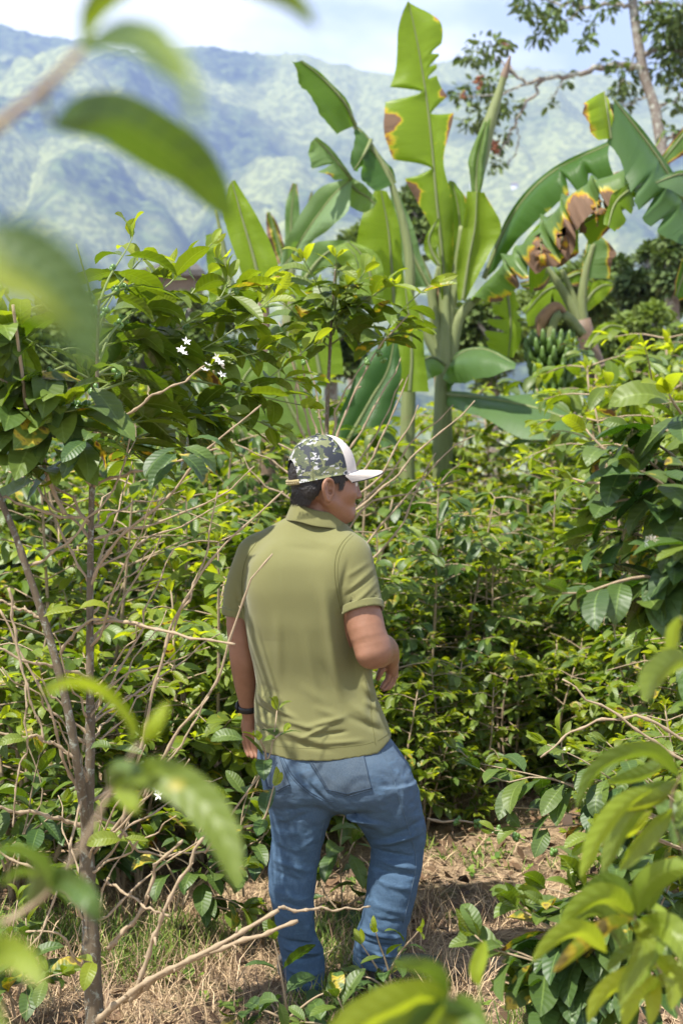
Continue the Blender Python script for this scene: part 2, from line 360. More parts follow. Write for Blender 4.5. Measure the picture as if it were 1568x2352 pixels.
# dead leaves and small round weeds on the ground
def discs(k, seed, size, area, name, mat, up, clump=0., petals=1):
    x, y, r = in_path(k, seed, *area)
    if clump: m = fbm(x * 2.1 + 5, y * 2.1, 3, seed) > clump; x, y = x[m], y[m]
    g = Geo()
    for a, b in zip(x, y):
        c = np.array((a, b, float(gz(a, b)) + .008 + up * r.random()))
        for j in range(petals):
            az = r.uniform(0, 6.28); l = size * r.uniform(.6, 1.4); e = r.uniform(-.1, .5); d = np.array((math.cos(az) * math.cos(e), math.sin(az) * math.cos(e), abs(math.sin(e)))); s = np.array((-math.sin(az), math.cos(az), r.normal(0, .4))) * l * .3
            p = [c, c + d * l * .35 - s, c + d * l * .35 + s, c + d * l * .7 - s * .9 + (0, 0, r.normal(0, .15) * l), c + d * l * .7 + s * .9 + (0, 0, r.normal(0, .15) * l), c + d * l + (0, 0, r.normal(0, .2) * l)]
            for q in p: q[2] = max(q[2], float(gz(q[0], q[1])) + .004)
            g.add(p, [(0, 1, 2, 2), (1, 3, 4, 2), (3, 5, 4, 4)], (r.random(), 0, 0))
    return tag(g.build(name, mat), kind='stuff')
MAT['deadleaf'] = straw_mat('dead brown leaf', (.05, .03, .018), (.19, .115, .062), .1)
MAT['weed'] = straw_mat('small weed leaf', (.07, .15, .02), (.24, .34, .05), .4)
discs(1700, 21, .055, (-2.2, 2.4, 3.7, 8.), 'leaf_litter', MAT['deadleaf'], .015)
discs(420, 22, .028, (-1.6, 1.6, 3.7, 7.5), 'low_weeds', MAT['weed'], .02, .5, 5)
# ============================================================ leaves and shrubs
def leaf_template(nl, nw, arch, fold, ruffle, wid=.19, twist=0., seed=0, pet=.07):
    s = np.linspace(0, 1, nl); t = np.linspace(-1, 1, nw)
    q = np.clip((s - pet) / (1 - pet), 0, 1)
    w = wid * (q ** .62) * (1 - q) ** .72 * 2.0; w = w * (1 - .25 * np.clip((q - .82) / .18, 0, 1)); w = np.maximum(w, .008)
    th = arch * .45 - arch * s ** 1.25
    x = np.r_[0, np.cumsum(np.cos(th[:-1]) * np.diff(s))]; z = np.r_[0, np.cumsum(np.sin(th[:-1]) * np.diff(s))]
    r = np.random.default_rng(seed); ph = r.uniform(0, 6.28, 3)
    T = t[None]; S = s[:, None]; at = np.abs(T)
    dz = at * w[:, None] * math.sin(fold) + ruffle * at ** 1.6 * np.sin(S * 8.2 * np.pi / 2 * 2 + ph[0] + (T > 0) * ph[1]) * np.sin(np.pi * S)
    yy = T * w[:, None] * math.cos(fold)
    tw = twist * S; yy, dz = yy * np.cos(tw) - dz * np.sin(tw), yy * np.sin(tw) + dz * np.cos(tw)
    V = np.stack((x[:, None] - np.sin(th)[:, None] * dz, yy, z[:, None] + np.cos(th)[:, None] * dz), -1).reshape(-1, 3)
    co = np.stack(np.broadcast_arrays(S, T, 0 * S), -1).reshape(-1, 3)
    return V, grid_faces(nl, nw), co
def leaf_set(nl, nw, k, wid=.19, seed=3):
    r = np.random.default_rng(seed)
    return [leaf_template(nl, nw, r.uniform(.25, 1.75), r.uniform(.1, .55), r.uniform(.004, .016), wid * r.uniform(.9, 1.12), r.uniform(-.5, .5), i) for i in range(k)]
L_HI = leaf_set(13, 7, 8, .25); L_MID = leaf_set(7, 3, 7, .25); L_LO = leaf_set(5, 3, 5, .28)
class Leaves:                                        # gathers leaf placements, then writes them into a Geo in one go
    def __init__(s): s.p = []; s.a = []; s.n = []; s.l = []; s.t = []
    def add(s, p, axis, nrm, length, youth, blem=0.):
        s.p.append(p); s.a.append(axis); s.n.append(nrm); s.l.append(length); s.t.append((youth, blem, 0))
    def bake(s, g, tmpl, seed=0, wscale=1.):
        if not s.p: return g
        p = np.array(s.p); a = unit(np.array(s.a)); nn = np.array(s.n); l = np.array(s.l); t = np.array(s.t)
        b = unit(np.cross(nn, a)); nn = np.cross(a, b)
        r = np.random.default_rng(seed); pick = r.integers(0, len(tmpl), len(p)); rnd = r.uniform(0, 1, len(p))
        for k, (V, Fq, co) in enumerate(tmpl):
            m = np.where(pick == k)[0]
            if not len(m): continue
            M = np.stack((a[m], b[m] * wscale, nn[m]), 1) * l[m][:, None, None]
            W = np.einsum('vk,nkj->nvj', V, M) + p[m][:, None]
            c = np.broadcast_to(co, (len(m),) + co.shape).copy(); c[..., 2] = rnd[m][:, None]
            g.add(W.reshape(-1, 3), (Fq[None] + (np.arange(len(m)) * len(V))[:, None, None]).reshape(-1, 4),
                  np.repeat(t[m], len(V), 0), c.reshape(-1, 3))
        return g
def shoot_leaves(Lv, path, npair, ln, r, y0=.15, y1=.9, start=.2, droop=.25, upright=False, blem=.08, spread=.85, keep=1.0):
    """opposite pairs of leaves along a twig; young and bright at its tip"""
    q = resample(path, 24); T = unit(np.gradient(q, axis=0))
    for i in range(npair):
        f = start + (1 - start) * (i + .5 * r.random()) / max(1, npair - .6); f = min(f, 1.)
        k = int(f * 23); p = q[k]; t = T[k]
        if upright or abs(t[2]) > .8:
            az = i * 1.57 + r.normal(0, .3); s0 = unit(np.cross(t, (math.cos(az), math.sin(az), .01)))
        else:
            s0 = unit(np.cross(t, (0, 0, 1))); s0 = unit(s0 + np.array((0, 0, 1)) * r.normal(0, .28))
        for sg in (-1, 1):
            if r.random() > keep: continue
            tip = max(0., (f - .45) / .55)
            ax = unit(sg * s0 * spread + t * (.42 + .7 * tip ** 3) + np.array((0, 0, -droop * (1.2 - tip))) + r.normal(0, .2, 3))
            up = unit(np.array((0, 0, 1.)) + t * .35 * (1 if t[2] > 0 else .3) + r.normal(0, .3, 3))
            y = np.clip(y0 + (y1 - y0) * tip ** 2.2 + r.normal(0, .07), 0, 1)
            L_ = ln * r.uniform(.78, 1.15) * (1 - .45 * tip ** 3)
            Lv.add(p + ax * .006, ax, up, L_, y, (r.random() ** .5 if r.random() < blem else 0))
    for j in range(2):                               # the unfolding pair at the tip
        ax = unit(T[-1] + r.normal(0, .3, 3) + np.array((0, 0, .25))); Lv.add(q[-1], ax, unit(np.cross(ax, r.normal(0, 1, 3))), ln * r.uniform(.3, .55), min(1, y1 + .1))
def berries(g, p, r, k=7, size=.0065):
    for i in range(k):
        o = np.clip(r.normal(0, 1, 3), -1, 1) * .008; ball(g, p + o, (size, size, size * 1.25), 7, 5, (r.random(), 0, 0))
def flower(g, p, r, s=.013, k=5):
    nrm = unit(r.normal(0, 1, 3) + np.array((0, -.6, .8))); a = unit(np.cross(nrm, (.3, .2, .9))); b = np.cross(nrm, a)
    for i in range(k):
        th = i * 2 * np.pi / k + r.random() * .3; d = np.cos(th) * a + np.sin(th) * b + nrm * .25; e = np.cross(d, nrm) * s * .2
        g.add([p, p + d * s * .5 - e, p + d * s, p + d * s * .5 + e], [(0, 1, 2, 3)])
def shrub_geo(seed, H=1.7, nst=4, ln=.105, bare=.35, leafy=.9, rad=.5, y0=.12, y1=.85, lo=False):
    """a coffee shrub: several stems from one foot, side branches at every node, pairs of leaves on their outer halves"""
    r = np.random.default_rng(seed); st = Geo(); fo = Geo(); be = []; Lv = Leaves()
    for i in range(nst):
        az = r.uniform(0, 6.28); lean = r.uniform(.05, .42); h = H * r.uniform(.72, 1.05)
        base = np.array((math.cos(az) * .05, math.sin(az) * .05, -.05)); top = base + np.array((math.cos(az) * lean * h * .7, math.sin(az) * lean * h * .7, h))
        mid = (base + top) / 2 + r.normal(0, .05, 3); q = resample([base, mid, top], 16)
        tube(st, q, np.linspace(.014, .004, 16), 6, (r.random(), 0, 0), knob=.15)
        shoot_leaves(Lv, q[-6:], 3, ln * .9, r, .4, y1 + .1, .3, .0, True)
        nn = int(h / .085); 
        for k in range(3, nn):
            f = k / nn; c = q[min(15, int(f * 15.99))]
            az2 = r.uniform(0, 6.28)
            for sg in (0, math.pi):
                if r.random() < .18: continue
                a2 = az2 + sg + r.normal(0, .2); L_ = rad * r.uniform(.55, 1.1) * (1.05 - .55 * f ** 2) 
                d = np.array((math.cos(a2), math.sin(a2), r.uniform(.0, .5)))
                p1 = c + d * L_ * .5; p2 = c + d * L_ + np.array((0, 0, -r.uniform(.02, .25) * L_))
                br = [c, p1, p2]; qq = resample(br, 6)
                tube(st, qq, np.linspace(.0042, .0018, 6), 4, (r.random(), 0, 0), cap=False)
                if r.random() < leafy:
                    dead = f < bare and r.random() < .65
                    shoot_leaves(Lv, br, int(3 + L_ * 7), ln, r, y0, y1 * (.55 + .45 * f), .45 if not dead else .75, r.uniform(.25, 1.0), blem=.12)
                if len(be) < 2 and .5 < f < .8 and r.random() < .2: b_ = Geo(); berries(b_, qq[3], r, 6, .008); be.append(b_)
    Lv.bake(fo, L_LO if lo else L_MID, seed)
    return st, fo, be
# ============================================================ the man
MY = 4.30                                            # distance of the man; 1 px of the 1568 frame is 1.316 mm there
S_ = MY / F
def mx_(u): return (np.asarray(u, float) - UC) * S_
def mz_(v): return ZC - (np.asarray(v, float) - VH) * S_
class Field:                                         # signed field on a grid, one smooth surface out of many blended volumes
    def __init__(s, lo, hi, h):
        s.lo = np.asarray(lo, float); s.h = h; s.nn = np.ceil((np.asarray(hi) - s.lo) / h).astype(int) + 1
        s.ax = [s.lo[i] + np.arange(s.nn[i]) * h for i in range(3)]
        s.f = np.full(tuple(s.nn), .2, np.float32)
    def sub(s, c0, c1, pad):
        sl = []
        for i in range(3):
            a = int(np.clip((min(c0[i], c1[i]) - pad - s.lo[i]) / s.h, 0, s.nn[i] - 2)); b = int(np.clip((max(c0[i], c1[i]) + pad - s.lo[i]) / s.h + 2, a + 2, s.nn[i]))
            sl.append(slice(a, b))
        sl = tuple(sl); return sl, s.ax[0][sl[0]][:, None, None], s.ax[1][sl[1]][None, :, None], s.ax[2][sl[2]][None, None, :]
    def union(s, sl, d, k):
        a = s.f[sl]; d = d.astype(np.float32)
        if k <= 0: s.f[sl] = np.minimum(a, d); return
        h = np.clip(.5 + .5 * (a - d) / k, 0, 1); s.f[sl] = a + (d - a) * h - k * h * (1 - h)
    def cut(s, sl, d, k):                            # remove the volume d
        a = s.f[sl]; d = -d.astype(np.float32)
        h = np.clip(.5 - .5 * (a - d) / max(k, 1e-6), 0, 1); s.f[sl] = a + (d - a) * h + k * h * (1 - h)
    def cone(s, a, b, ra, rb, k=.015, cut=False, flat=None):
        a = np.asarray(a, float); b = np.asarray(b, float); sl, x, y, z = s.sub(a, b, max(ra, rb) + k + .03)
        ab = b - a; L2 = max(ab @ ab, 1e-12); px, py, pz = x - a[0], y - a[1], z - a[2]
        t = np.clip((px * ab[0] + py * ab[1] + pz * ab[2]) / L2, 0, 1)
        qx, qy, qz = px - t * ab[0], py - t * ab[1], pz - t * ab[2]
        if flat is not None:                         # (direction, factor): squeeze across a direction
            fd, ff = unit(flat[0]), flat[1]; dd = (qx * fd[0] + qy * fd[1] + qz * fd[2]) * (ff - 1)
            qx, qy, qz = qx + dd * fd[0], qy + dd * fd[1], qz + dd * fd[2]
        d = np.sqrt(qx ** 2 + qy ** 2 + qz ** 2) - (ra + (rb - ra) * t)
        (s.cut if cut else s.union)(sl, d, k)
    def chain(s, p, r, k=.012, **q):
        p = np.array(p); r = np.array(r); m = max(8, 3 * len(p)); w = resample(np.c_[p, r], m); t = Field.__new__(Field); pad = r.max() * 1.5 + k + .03
        sl, x, y, z = s.sub(p.min(0), p.max(0), pad); t.lo = np.array((x.ravel()[0], y.ravel()[0], z.ravel()[0])); t.h = s.h; t.ax = [x.ravel(), y.ravel(), z.ravel()]; t.nn = np.array([len(a) for a in t.ax]); t.f = np.full(tuple(t.nn), .2, np.float32)
        for i in range(m - 1): t.cone(w[i, :3], w[i + 1, :3], w[i, 3], w[i + 1, 3], 0, **q)
        s.union(sl, t.f, k)
    def ell(s, c, rad, M=None, k=.015, cut=False, p=2.):
        c = np.asarray(c, float); rad = np.asarray(rad, float); sl, x, y, z = s.sub(c, c, rad.max() * 1.1 + k + .02)
        q = [x - c[0], y - c[1], z - c[2]]
        if M is not None: M = np.asarray(M); q = [q[0] * M[0][i] + q[1] * M[1][i] + q[2] * M[2][i] for i in range(3)]
        g = ((np.abs(q[0]) / rad[0]) ** p + (np.abs(q[1]) / rad[1]) ** p + (np.abs(q[2]) / rad[2]) ** p) ** (1 / p)
        (s.cut if cut else s.union)(sl, (g - 1) * rad.min() * .9, k)
    def loft(s, tab, k=.02, p=2.3, yaw=0., grow=0.):
        """rows of (v, uL, uR, y_back, y_front): a stack of rounded sections read off as silhouettes"""
        tab = np.array(tab, float); zz = mz_(tab[:, 0]); o = np.argsort(zz); zz = zz[o]; tab = tab[o]
        zf = np.linspace(zz[0], zz[-1], 200); ker = np.hanning(17); ker /= ker.sum()
        def col(c):
            a = np.interp(zf, zz, c); b = np.convolve(np.pad(a, 8, mode='reflect', reflect_type='odd'), ker, 'valid'); return b
        xl, xr, yb, yf = col(mx_(tab[:, 1])), col(mx_(tab[:, 2])), col(tab[:, 3]), col(tab[:, 4])
        sl, x, y, z = s.sub((xl.min(), yb.min() + MY, zz[0]), (xr.max(), yf.max() + MY, zz[-1]), .05 + k)
        I = lambda a: np.interp(s.ax[2][sl[2]], zf, a)[None, None, :]
        cx, rx, cy, ry = I((xl + xr) / 2), I((xr - xl) / 2) + grow, I((yb + yf) / 2) + MY, I((yf - yb) / 2) + grow
        px, py = (x - cx), (y - cy)
        if yaw: px, py = px + py * yaw, py           # shear: the section turned a little about the vertical
        g = (np.abs(px / rx) ** p + np.abs(py / ry) ** p) ** (1 / p)
        d = (g - 1) * np.minimum(rx, ry)
        d = np.maximum(d, np.maximum(z - zz[-1], zz[0] - z))
        s.union(sl, d, k)
    def fold(s, u0, v0, u1, v1, w, amp, side=-1, yc=0.):
        """a cloth fold along a line on the back: positive amp raises a ridge"""
        a = np.array((mx_(u0), mz_(v0))); b = np.array((mx_(u1), mz_(v1))); sl, x, y, z = s.sub((a[0], s.lo[1], a[1]), (b[0], s.ax[1][-1], b[1]), w * 2.6)
        ab = b - a; px, pz = x - a[0], z - a[1]; t = np.clip((px * ab[0] + pz * ab[1]) / max(ab @ ab, 1e-9), 0, 1)
        d2 = (px - t * ab[0]) ** 2 + (pz - t * ab[1]) ** 2
        m = np.exp(-d2 / (w * w)) * np.sin(np.pi * np.clip(.03 + .94 * t, 0, 1)) * (1 / (1 + np.exp((y - MY - yc) * -side * 60)) if side else 1)
        s.f[sl] -= (amp * m).astype(np.float32)
    def mesh(s, g):
        f = s.f; n = f.shape; ins = f < 0
        def cc(a): return [a[i:n[0] - 1 + i, j:n[1] - 1 + j, k:n[2] - 1 + k] for i in (0, 1) for j in (0, 1) for k in (0, 1)]
        cnt = sum(c.astype(np.int8) for c in cc(ins)); act = (cnt > 0) & (cnt < 8); idx = np.full(act.shape, -1, np.int64); ii = np.argwhere(act); idx[act] = np.arange(len(ii))
        acc = np.zeros((len(ii), 3)); num = np.zeros(len(ii))
        cor = [(i, j, k) for i in (0, 1) for j in (0, 1) for k in (0, 1)]
        val = [f[ii[:, 0] + c[0], ii[:, 1] + c[1], ii[:, 2] + c[2]] for c in cor]
        for a in range(8):
            for b in range(a + 1, 8):
                if sum(abs(cor[a][q] - cor[b][q]) for q in range(3)) != 1: continue
                m = (val[a] < 0) != (val[b] < 0); t = np.where(m, val[a] / np.where(m, val[a] - val[b], 1), 0)[:, None]
                acc += np.where(m[:, None], np.array(cor[a]) * (1 - t) + np.array(cor[b]) * t, 0); num += m
        V = s.lo + (ii + acc / num[:, None]) * s.h
        Q = []
        for ax in range(3):
            o1, o2 = [q for q in range(3) if q != ax]
            A = [slice(None)] * 3; B = [slice(None)] * 3; A[ax] = slice(0, -1); B[ax] = slice(1, None)
            ch = ins[tuple(A)] != ins[tuple(B)]; e = np.argwhere(ch); ok = (e[:, o1] > 0) & (e[:, o2] > 0) & (e[:, o1] < n[o1] - 1) & (e[:, o2] < n[o2] - 1); e = e[ok]
            def cell(d1, d2):
                c = e.copy(); c[:, o1] -= d1; c[:, o2] -= d2; return idx[c[:, 0], c[:, 1], c[:, 2]]
            q = np.stack((cell(1, 1), cell(0, 1), cell(0, 0), cell(1, 0)), 1)
            fl = ins[tuple(e.T)] ^ (ax == 1); q[~fl] = q[~fl][:, ::-1]; Q.append(q)
        Q = np.concatenate(Q); Q = Q[(Q >= 0).all(1)]; g.add(V, Q); return g
man = tag(empty('person', (mx_(790), MY, 0)), 'man in a green polo shirt, blue jeans and camouflage cap standing with his back turned', 'person')
ML = np.array((float(mx_(790)), MY, 0.))
def mbuild(g, name, mat, parent=None, smooth=True):  # built in world space, hung under the man
    return g.build(name, mat, man if parent is None else parent, smooth, ML if parent is None else ML)
V3 = lambda u, v, y: np.array((float(mx_(u)), MY + y, float(mz_(v))))
# ---- head frame: he looks off to the right and away
hf = unit(np.array((.935, .35, -.06))); hr = unit(np.cross(hf, (0, 0, 1))); hu = np.cross(hr, hf)
HC = V3(744, 1094, .0); HM = np.stack((hr, hf, hu), 1)           # local (right, forward, up) -> world
H = lambda r_, f_, u_: HC + HM @ np.array((r_, f_, u_))
# ---- skin
B = Field((-.37, MY - .25, .66), (.24, MY + .33, 1.72), .0026)
tors = [(1215, 668, 775, -.02, .09), (1240, 612, 812, -.07, .12), (1290, 580, 826, -.105, .13), (1360, 568, 830, -.115, .135), (1450, 574, 836, -.115, .135), (1540, 590, 848, -.09, .135), (1640, 598, 872, -.095, .13), (1715, 600, 890, -.10, .125)]
B.loft(tors, 0, 2.3, .12, -.012)
B.cone(V3(728, 1222, .02), V3(738, 1140, .025), .066, .058, .02)                   # neck
B.cone(V3(690, 1222, .03), V3(612, 1272, .05), .036, .042, .03); B.cone(V3(765, 1226, -.01), V3(795, 1275, -.05), .030, .044, .03)
# cranium, cheeks, jaw, nose, brow, lips, ear
B.ell(H(0, -.008, .012), (.076, .097, .098), HM, .0); B.ell(H(0, .048, -.054), (.060, .053, .082), HM, .03)
for sg in (-1, 1):
    B.cone(H(sg * .054, .002, -.074), H(sg * .022, .076, -.113), .019, .020, .022); B.ell(H(sg * .046, .062, -.045), (.024, .026, .026), HM, .02)
    B.cone(H(sg * .052, .064, -.001), H(sg * .014, .094, -.001), .010, .010, .014)
    B.ell(H(sg * .032, .100, -.018), (.017, .014, .012), HM, .010, True)
    B.cone(H(sg * .009, .095, -.056), H(sg * .014, .101, -.055), .010, .009, .006)
B.ell(H(0, .081, -.113), (.022, .016, .016), HM, .016)
B.chain([H(0, .094, -.004), H(0, .1035, -.030), H(0, .1150, -.052)], [.0095, .0105, .0112], .014)
B.ell(H(0, .097, -.081), (.022, .011, .006), HM, .006); B.ell(H(0, .095, -.093), (.019, .011, .0065), HM, .006)
for sg in (-1, 1):                                               # ears
    ec = lambda f_, u_, o_=0: H(sg * (.079 + o_), f_ - .012, u_ - .040)
    B.ell(ec(0, 0, .002), (.010, .019, .030), HM, .006)
    B.chain([ec(.012, .012, .004), ec(.006, .027, .009), ec(-.010, .031, .014), ec(-.021, .018, .017), ec(-.021, .000, .015), ec(-.012, -.020, .009), ec(-.002, -.031, .004), ec(.006, -.024, .002)], [.0045, .005, .0055, .0058, .0055, .0052, .007, .005], .005)
    B.ell(ec(.002, .006, .014), (.010, .010, .015), HM, .004, True)
    B.ell(ec(.003, -.006, .012), (.012, .007, .008), HM, .003, True)
# left arm, hanging
B.chain([V3(580, 1290, .055), V3(549, 1400, .06), V3(551, 1485, .065), V3(556, 1530, .075), V3(561, 1580, .095), V3(567, 1645, .12)], [.044, .0425, .0400, .0415, .038, .0270], .02)
B.chain([V3(567, 1645, .12), V3(568, 1690, .135)], [.026, .030], .014, flat=((1, .5, 0), 1.3))
for k, (du, dy, L_) in enumerate(((-14, .150, 1.), (-4, .138, 1.05), (7, .124, 1.), (16, .112, .85))):
    B.chain([V3(568 + du * .7, 1700, dy), V3(568 + du, 1722, dy + .006), V3(572 + du, 1722 + 22 * L_, dy + .008), V3(578 + du, 1722 + 36 * L_, dy - .002)], [.0105, .0095, .0088, .0075], .004)
B.chain([V3(560, 1668, .155), V3(552, 1692, .175), V3(556, 1715, .178)], [.013, .011, .009], .008)
# right arm: elbow out, forearm going away, loose hand
B.chain([V3(800, 1290, -.06), V3(829, 1395, -.085), V3(841, 1440, -.102), V3(852, 1482, -.112)], [.047, .0560, .0555, .0490], .02)
B.ell(V3(842, 1490, -.132), (.026, .028, .026), None, .022); B.cone(V3(846, 1500, -.12), V3(872, 1512, -.05), .022, .018, .02)
B.chain([V3(860, 1482, -.095), V3(876, 1488, -.03), V3(892, 1505, .06), V3(901, 1526, .13)], [.049, .047, .035, .0265], .026)
B.chain([V3(899, 1528, .13), V3(903, 1552, .165)], [.027, .030], .014, flat=((1, -.3, 0), 1.35))
for (a, b_, c, d) in (((897, 1560, .15), (893, 1578, .150), (884, 1590, .146), (879, 1597, .140)), ((903, 1563, .165), (901, 1584, .166), (892, 1598, .160), (884, 1603, .152)),
                      ((909, 1561, .182), (909, 1582, .184), (902, 1597, .178), (893, 1603, .168)), ((912, 1556, .197), (914, 1574, .2), (909, 1588, .195), (902, 1594, .187))):
    B.chain([V3(*a), V3(*b_), V3(*c), V3(*d)], [.0098, .0086, .0078, .0066], .0022)
B.chain([V3(891, 1543, .145), V3(880, 1552, .130), V3(874, 1563, .126), V3(870, 1573, .128)], [.0135, .0115, .0098, .008], .006)
n = N('tanned skin'); v = n.co('Object'); a = n.noise(v, 16, 4, .6); b = n.noise(v, 420, 2, .5); d = n.noise(v, 90, 3, .6)
c = n.mix(a, (.165, .078, .042), (.315, .160, .098)); c = n.mix(n.math('MULTIPLY', n.ramp(d, ((.62, 0.), (.72, 1.))), .25), c, (.26, .11, .06))
MAT['skin'] = n.out(n.bsdf(c, .48, .4, n.bump(n.math('ADD', b, d), .22, .003), Subsurface_Weight=.06, Subsurface_Radius=(.012, .005, .003), Subsurface_Scale=.4))
body = mbuild(B.mesh(Geo()), 'body', MAT['skin']); body['label'] = 'tanned skin, head turned to the right in profile'
# eyes
MAT['eyewhite'] = plain('eye white', (.7, .68, .63), .25, .5, .05); MAT['iris'] = plain('dark brown iris', (.03, .015, .008), .15, .5, .1)
MAT['brow'] = plain('black eyebrow hair', (.012, .009, .008), .6, .3, .3, 200)
for sg in (-1, 1):
    g = Geo(); ball(g, H(sg * .032, .084, -.019), .0125, 14, 10); e = mbuild(g, 'eye', MAT['eyewhite'])
    g = Geo(); ball(g, H(sg * .032, .0915, -.019), .0058, 12, 8); mbuild(g, 'iris', MAT['iris'], e)
    g = Geo(); tube(g, [H(sg * .016, .104, .002), H(sg * .034, .098, .008), H(sg * .052, .080, .004)], [.004, .0045, .002], 6); mbuild(g, 'eyebrow', MAT['brow'])
# ---- hair: short black, close to the skull, fading at the nape
Hh = Field(HC - .16, HC + .16, .0024)
sl, x, y, z = Hh.sub(HC - .15, HC + .15, 0)
px, py, pz = x - HC[0], y - HC[1], z - HC[2]
lr, lf, lu = [px * HM[0][i] + py * HM[1][i] + pz * HM[2][i] for i in range(3)]
wav = .0016 * np.sin(lf * 900 + 6 * np.sin(lu * 90)) * np.sin(lr * 500 + 2)
g_ = np.sqrt((lr / .0815) ** 2 + ((lf + .008) / .1015) ** 2 + ((lu - .004) / .100) ** 2)
d = (g_ - 1) * .08 + wav
d = np.where(lf < .0, np.minimum(d, np.maximum((np.sqrt((lr / .072) ** 2 + ((lf + .050) / .046) ** 2 + ((lu + .040) / .058) ** 2) - 1) * .05, lf + .02) + wav), d)
line = np.interp(lf, [-.12, -.06, -.035, -.02, .022, .030, .046, .06, .12], [-.094, -.088, -.050, -.018, -.016, -.052, -.058, .004, .016])
line = line + .003 * np.sin(lf * 700) + .002 * np.sin(lr * 830 + lf * 300)
d = np.maximum(d, (line - lu) * .8)
Hh.union(sl, d, 0)
n = N('short black hair'); v = n.co('Object', (1, 1, .12)); a = n.noise(v, 520, 3, .7)
MAT['hair'] = n.out(n.bsdf(n.mix(a, (.006, .005, .005), (.03, .025, .022)), .38, .5, n.bump(a, .9, .004)))
hair = mbuild(Hh.mesh(Geo()), 'hair', MAT['hair'])
g = Geo(); r = np.random.default_rng(11)                          # loose hair ends along the nape and sideburn
for i in range(1500):
    f_ = r.uniform(-.11, .054); u0 = np.interp(f_, [-.12, -.06, -.035, -.02, .022, .030, .046, .06], [-.088, -.082, -.045, -.012, -.012, -.048, -.054, .004]) + r.uniform(.0, .035)
    a_ = math.acos(np.clip((f_ + .012) / .106, -1, 1)); rr = .0835 * math.sqrt(max(0, 1 - ((f_ + .012) / .106) ** 2 - ((u0 - .008) / .112) ** 2)) if u0 > -.03 else .062 * math.sin(a_)
    p0 = H(max(rr, .01) + .0005, f_, u0); L_ = r.uniform(.008, .018); dd = HM @ np.array((r.uniform(-.35, .05), r.uniform(-.5, .15), -1.)); p1 = p0 + dd * L_ * .5 + HM @ np.array((.0012, 0, 0)); p2 = p0 + dd * L_
    w = hf * .0007; g.add([p0 - w, p0 + w, p1 + w * .8, p1 - w * .8, p2 + w * .1, p2 - w * .1], [(0, 1, 2, 3), (3, 2, 4, 5)])
mbuild(g, 'hair_ends', MAT['hair'], hair)
# ---- cap
CM = HM @ np.array(Matrix.Rotation(R(10.0), 3, 'X'))
CH = lambda r_, f_, u_: HC + CM @ np.array((r_, f_, u_))
def crown(th, ph):                                                # th round from the front, ph 0 rim .. 1 top
    e = ph * np.pi / 2; rr = np.cos(e) ** .80; up = np.sin(e) ** .92
    fwd = np.cos(th); sidew = np.sin(th); ff = np.where(fwd > 0, .107 + .010 * (1 - ph) * 0, .108)
    bulge = 1 + .03 * np.sin(np.pi * ph) * (fwd > 0)
    return np.stack((sidew * .0895 * rr, fwd * ff * rr * bulge - .006, .002 + .124 * up - .012 * (fwd < 0) * (-fwd) * (1 - ph) ** 2), -1)
def crown_patch(th0, th1, name, mat, ph_fn=lambda t: 0 * t, off=0., n1=60, n2=26):
    th = np.linspace(th0, th1, n1); s0 = ph_fn(th); ph = s0[:, None] + (1 - s0[:, None]) * np.linspace(0, 1, n2)[None] ** 1.0
    TH = np.broadcast_to(th[:, None], ph.shape); o_ = crown(TH, np.minimum(ph, .9999)) * (1 + off); i_ = o_ * .975
    g = Geo(); W = lambda a: HC + a.reshape(-1, 3) @ CM.T
    V = np.concatenate((W(o_), W(i_))); Fq = grid_faces(n1, n2); m = n1 * n2
    rim = np.array([(i * n2, (i + 1) * n2, (i + 1) * n2 + m, i * n2 + m) for i in range(n1 - 1)])
    sd_ = np.concatenate([np.array([(b_ + j, b_ + j + 1, b_ + j + 1 + m, b_ + j + m) for j in range(n2 - 1)]) for b_ in (0, (n1 - 1) * n2)])
    g.add(V, np.concatenate((Fq[:, ::-1], Fq + m, rim, sd_))); return g
FR = R(62)
opening = lambda t: .34 * np.sqrt(np.clip(1 - ((np.abs(t) - np.pi) / R(31)) ** 2, 0, 1))
n = N('cream cotton cap cloth'); v = n.co('Object'); MAT['cream'] = n.out(n.bsdf(n.mix(n.noise(v, 60, 3, .6), (.52, .47, .42), (.58, .53, .48)), .85, .2, n.bump(n.noise(v, 900, 2, .5), .2, .002)))
n = N('camouflage mesh'); v = n.co('Object', (1, 1, 1.15)); wv = n.mix(.10, v, n.noise(v, 34, 2, .5, out=1))
def blobs(sc, off):
    m_ = n.n('ShaderNodeMapping'); m_.inputs['Location'].default_value = off; n.put(m_.inputs[0], wv); return n.noise(m_.outputs[0], sc, 1.2, .45)
c = n.mix(n.ramp(blobs(27, (3, 1, 2)), ((.49, 0.), (.50, 1.)), 'CONSTANT'), (.17, .185, .085), (.075, .095, .05))
c = n.mix(n.ramp(blobs(26, (7, 5, 1)), ((.0, 0.), (.525, 1.)), 'CONSTANT'), c, (.42, .42, .44))
c = n.mix(n.ramp(blobs(24, (1, 9, 4)), ((.0, 0.), (.55, 1.)), 'CONSTANT'), c, (.028, .034, .045))
wx = n.n('ShaderNodeTexWave', wave_type='BANDS', bands_direction='Z'); wx.inputs['Scale'].default_value = 110; n.put(wx.inputs['Vector'], n.co('Object'))
wy = n.n('ShaderNodeTexWave', wave_type='BANDS', bands_direction='DIAGONAL'); wy.inputs['Scale'].default_value = 90; n.put(wy.inputs['Vector'], n.co('Object'))
hole = n.math('MULTIPLY', n.math('GREATER_THAN', wx.outputs[1], .62), n.math('GREATER_THAN', wy.outputs[1], .55))
c = n.mix(n.math('MULTIPLY', hole, .45), c, (.02, .02, .02))
MAT['camo'] = n.out(n.bsdf(c, .6, .35, n.bump(n.math('ADD', wx.outputs[1], wy.outputs[1]), .4, .002)))
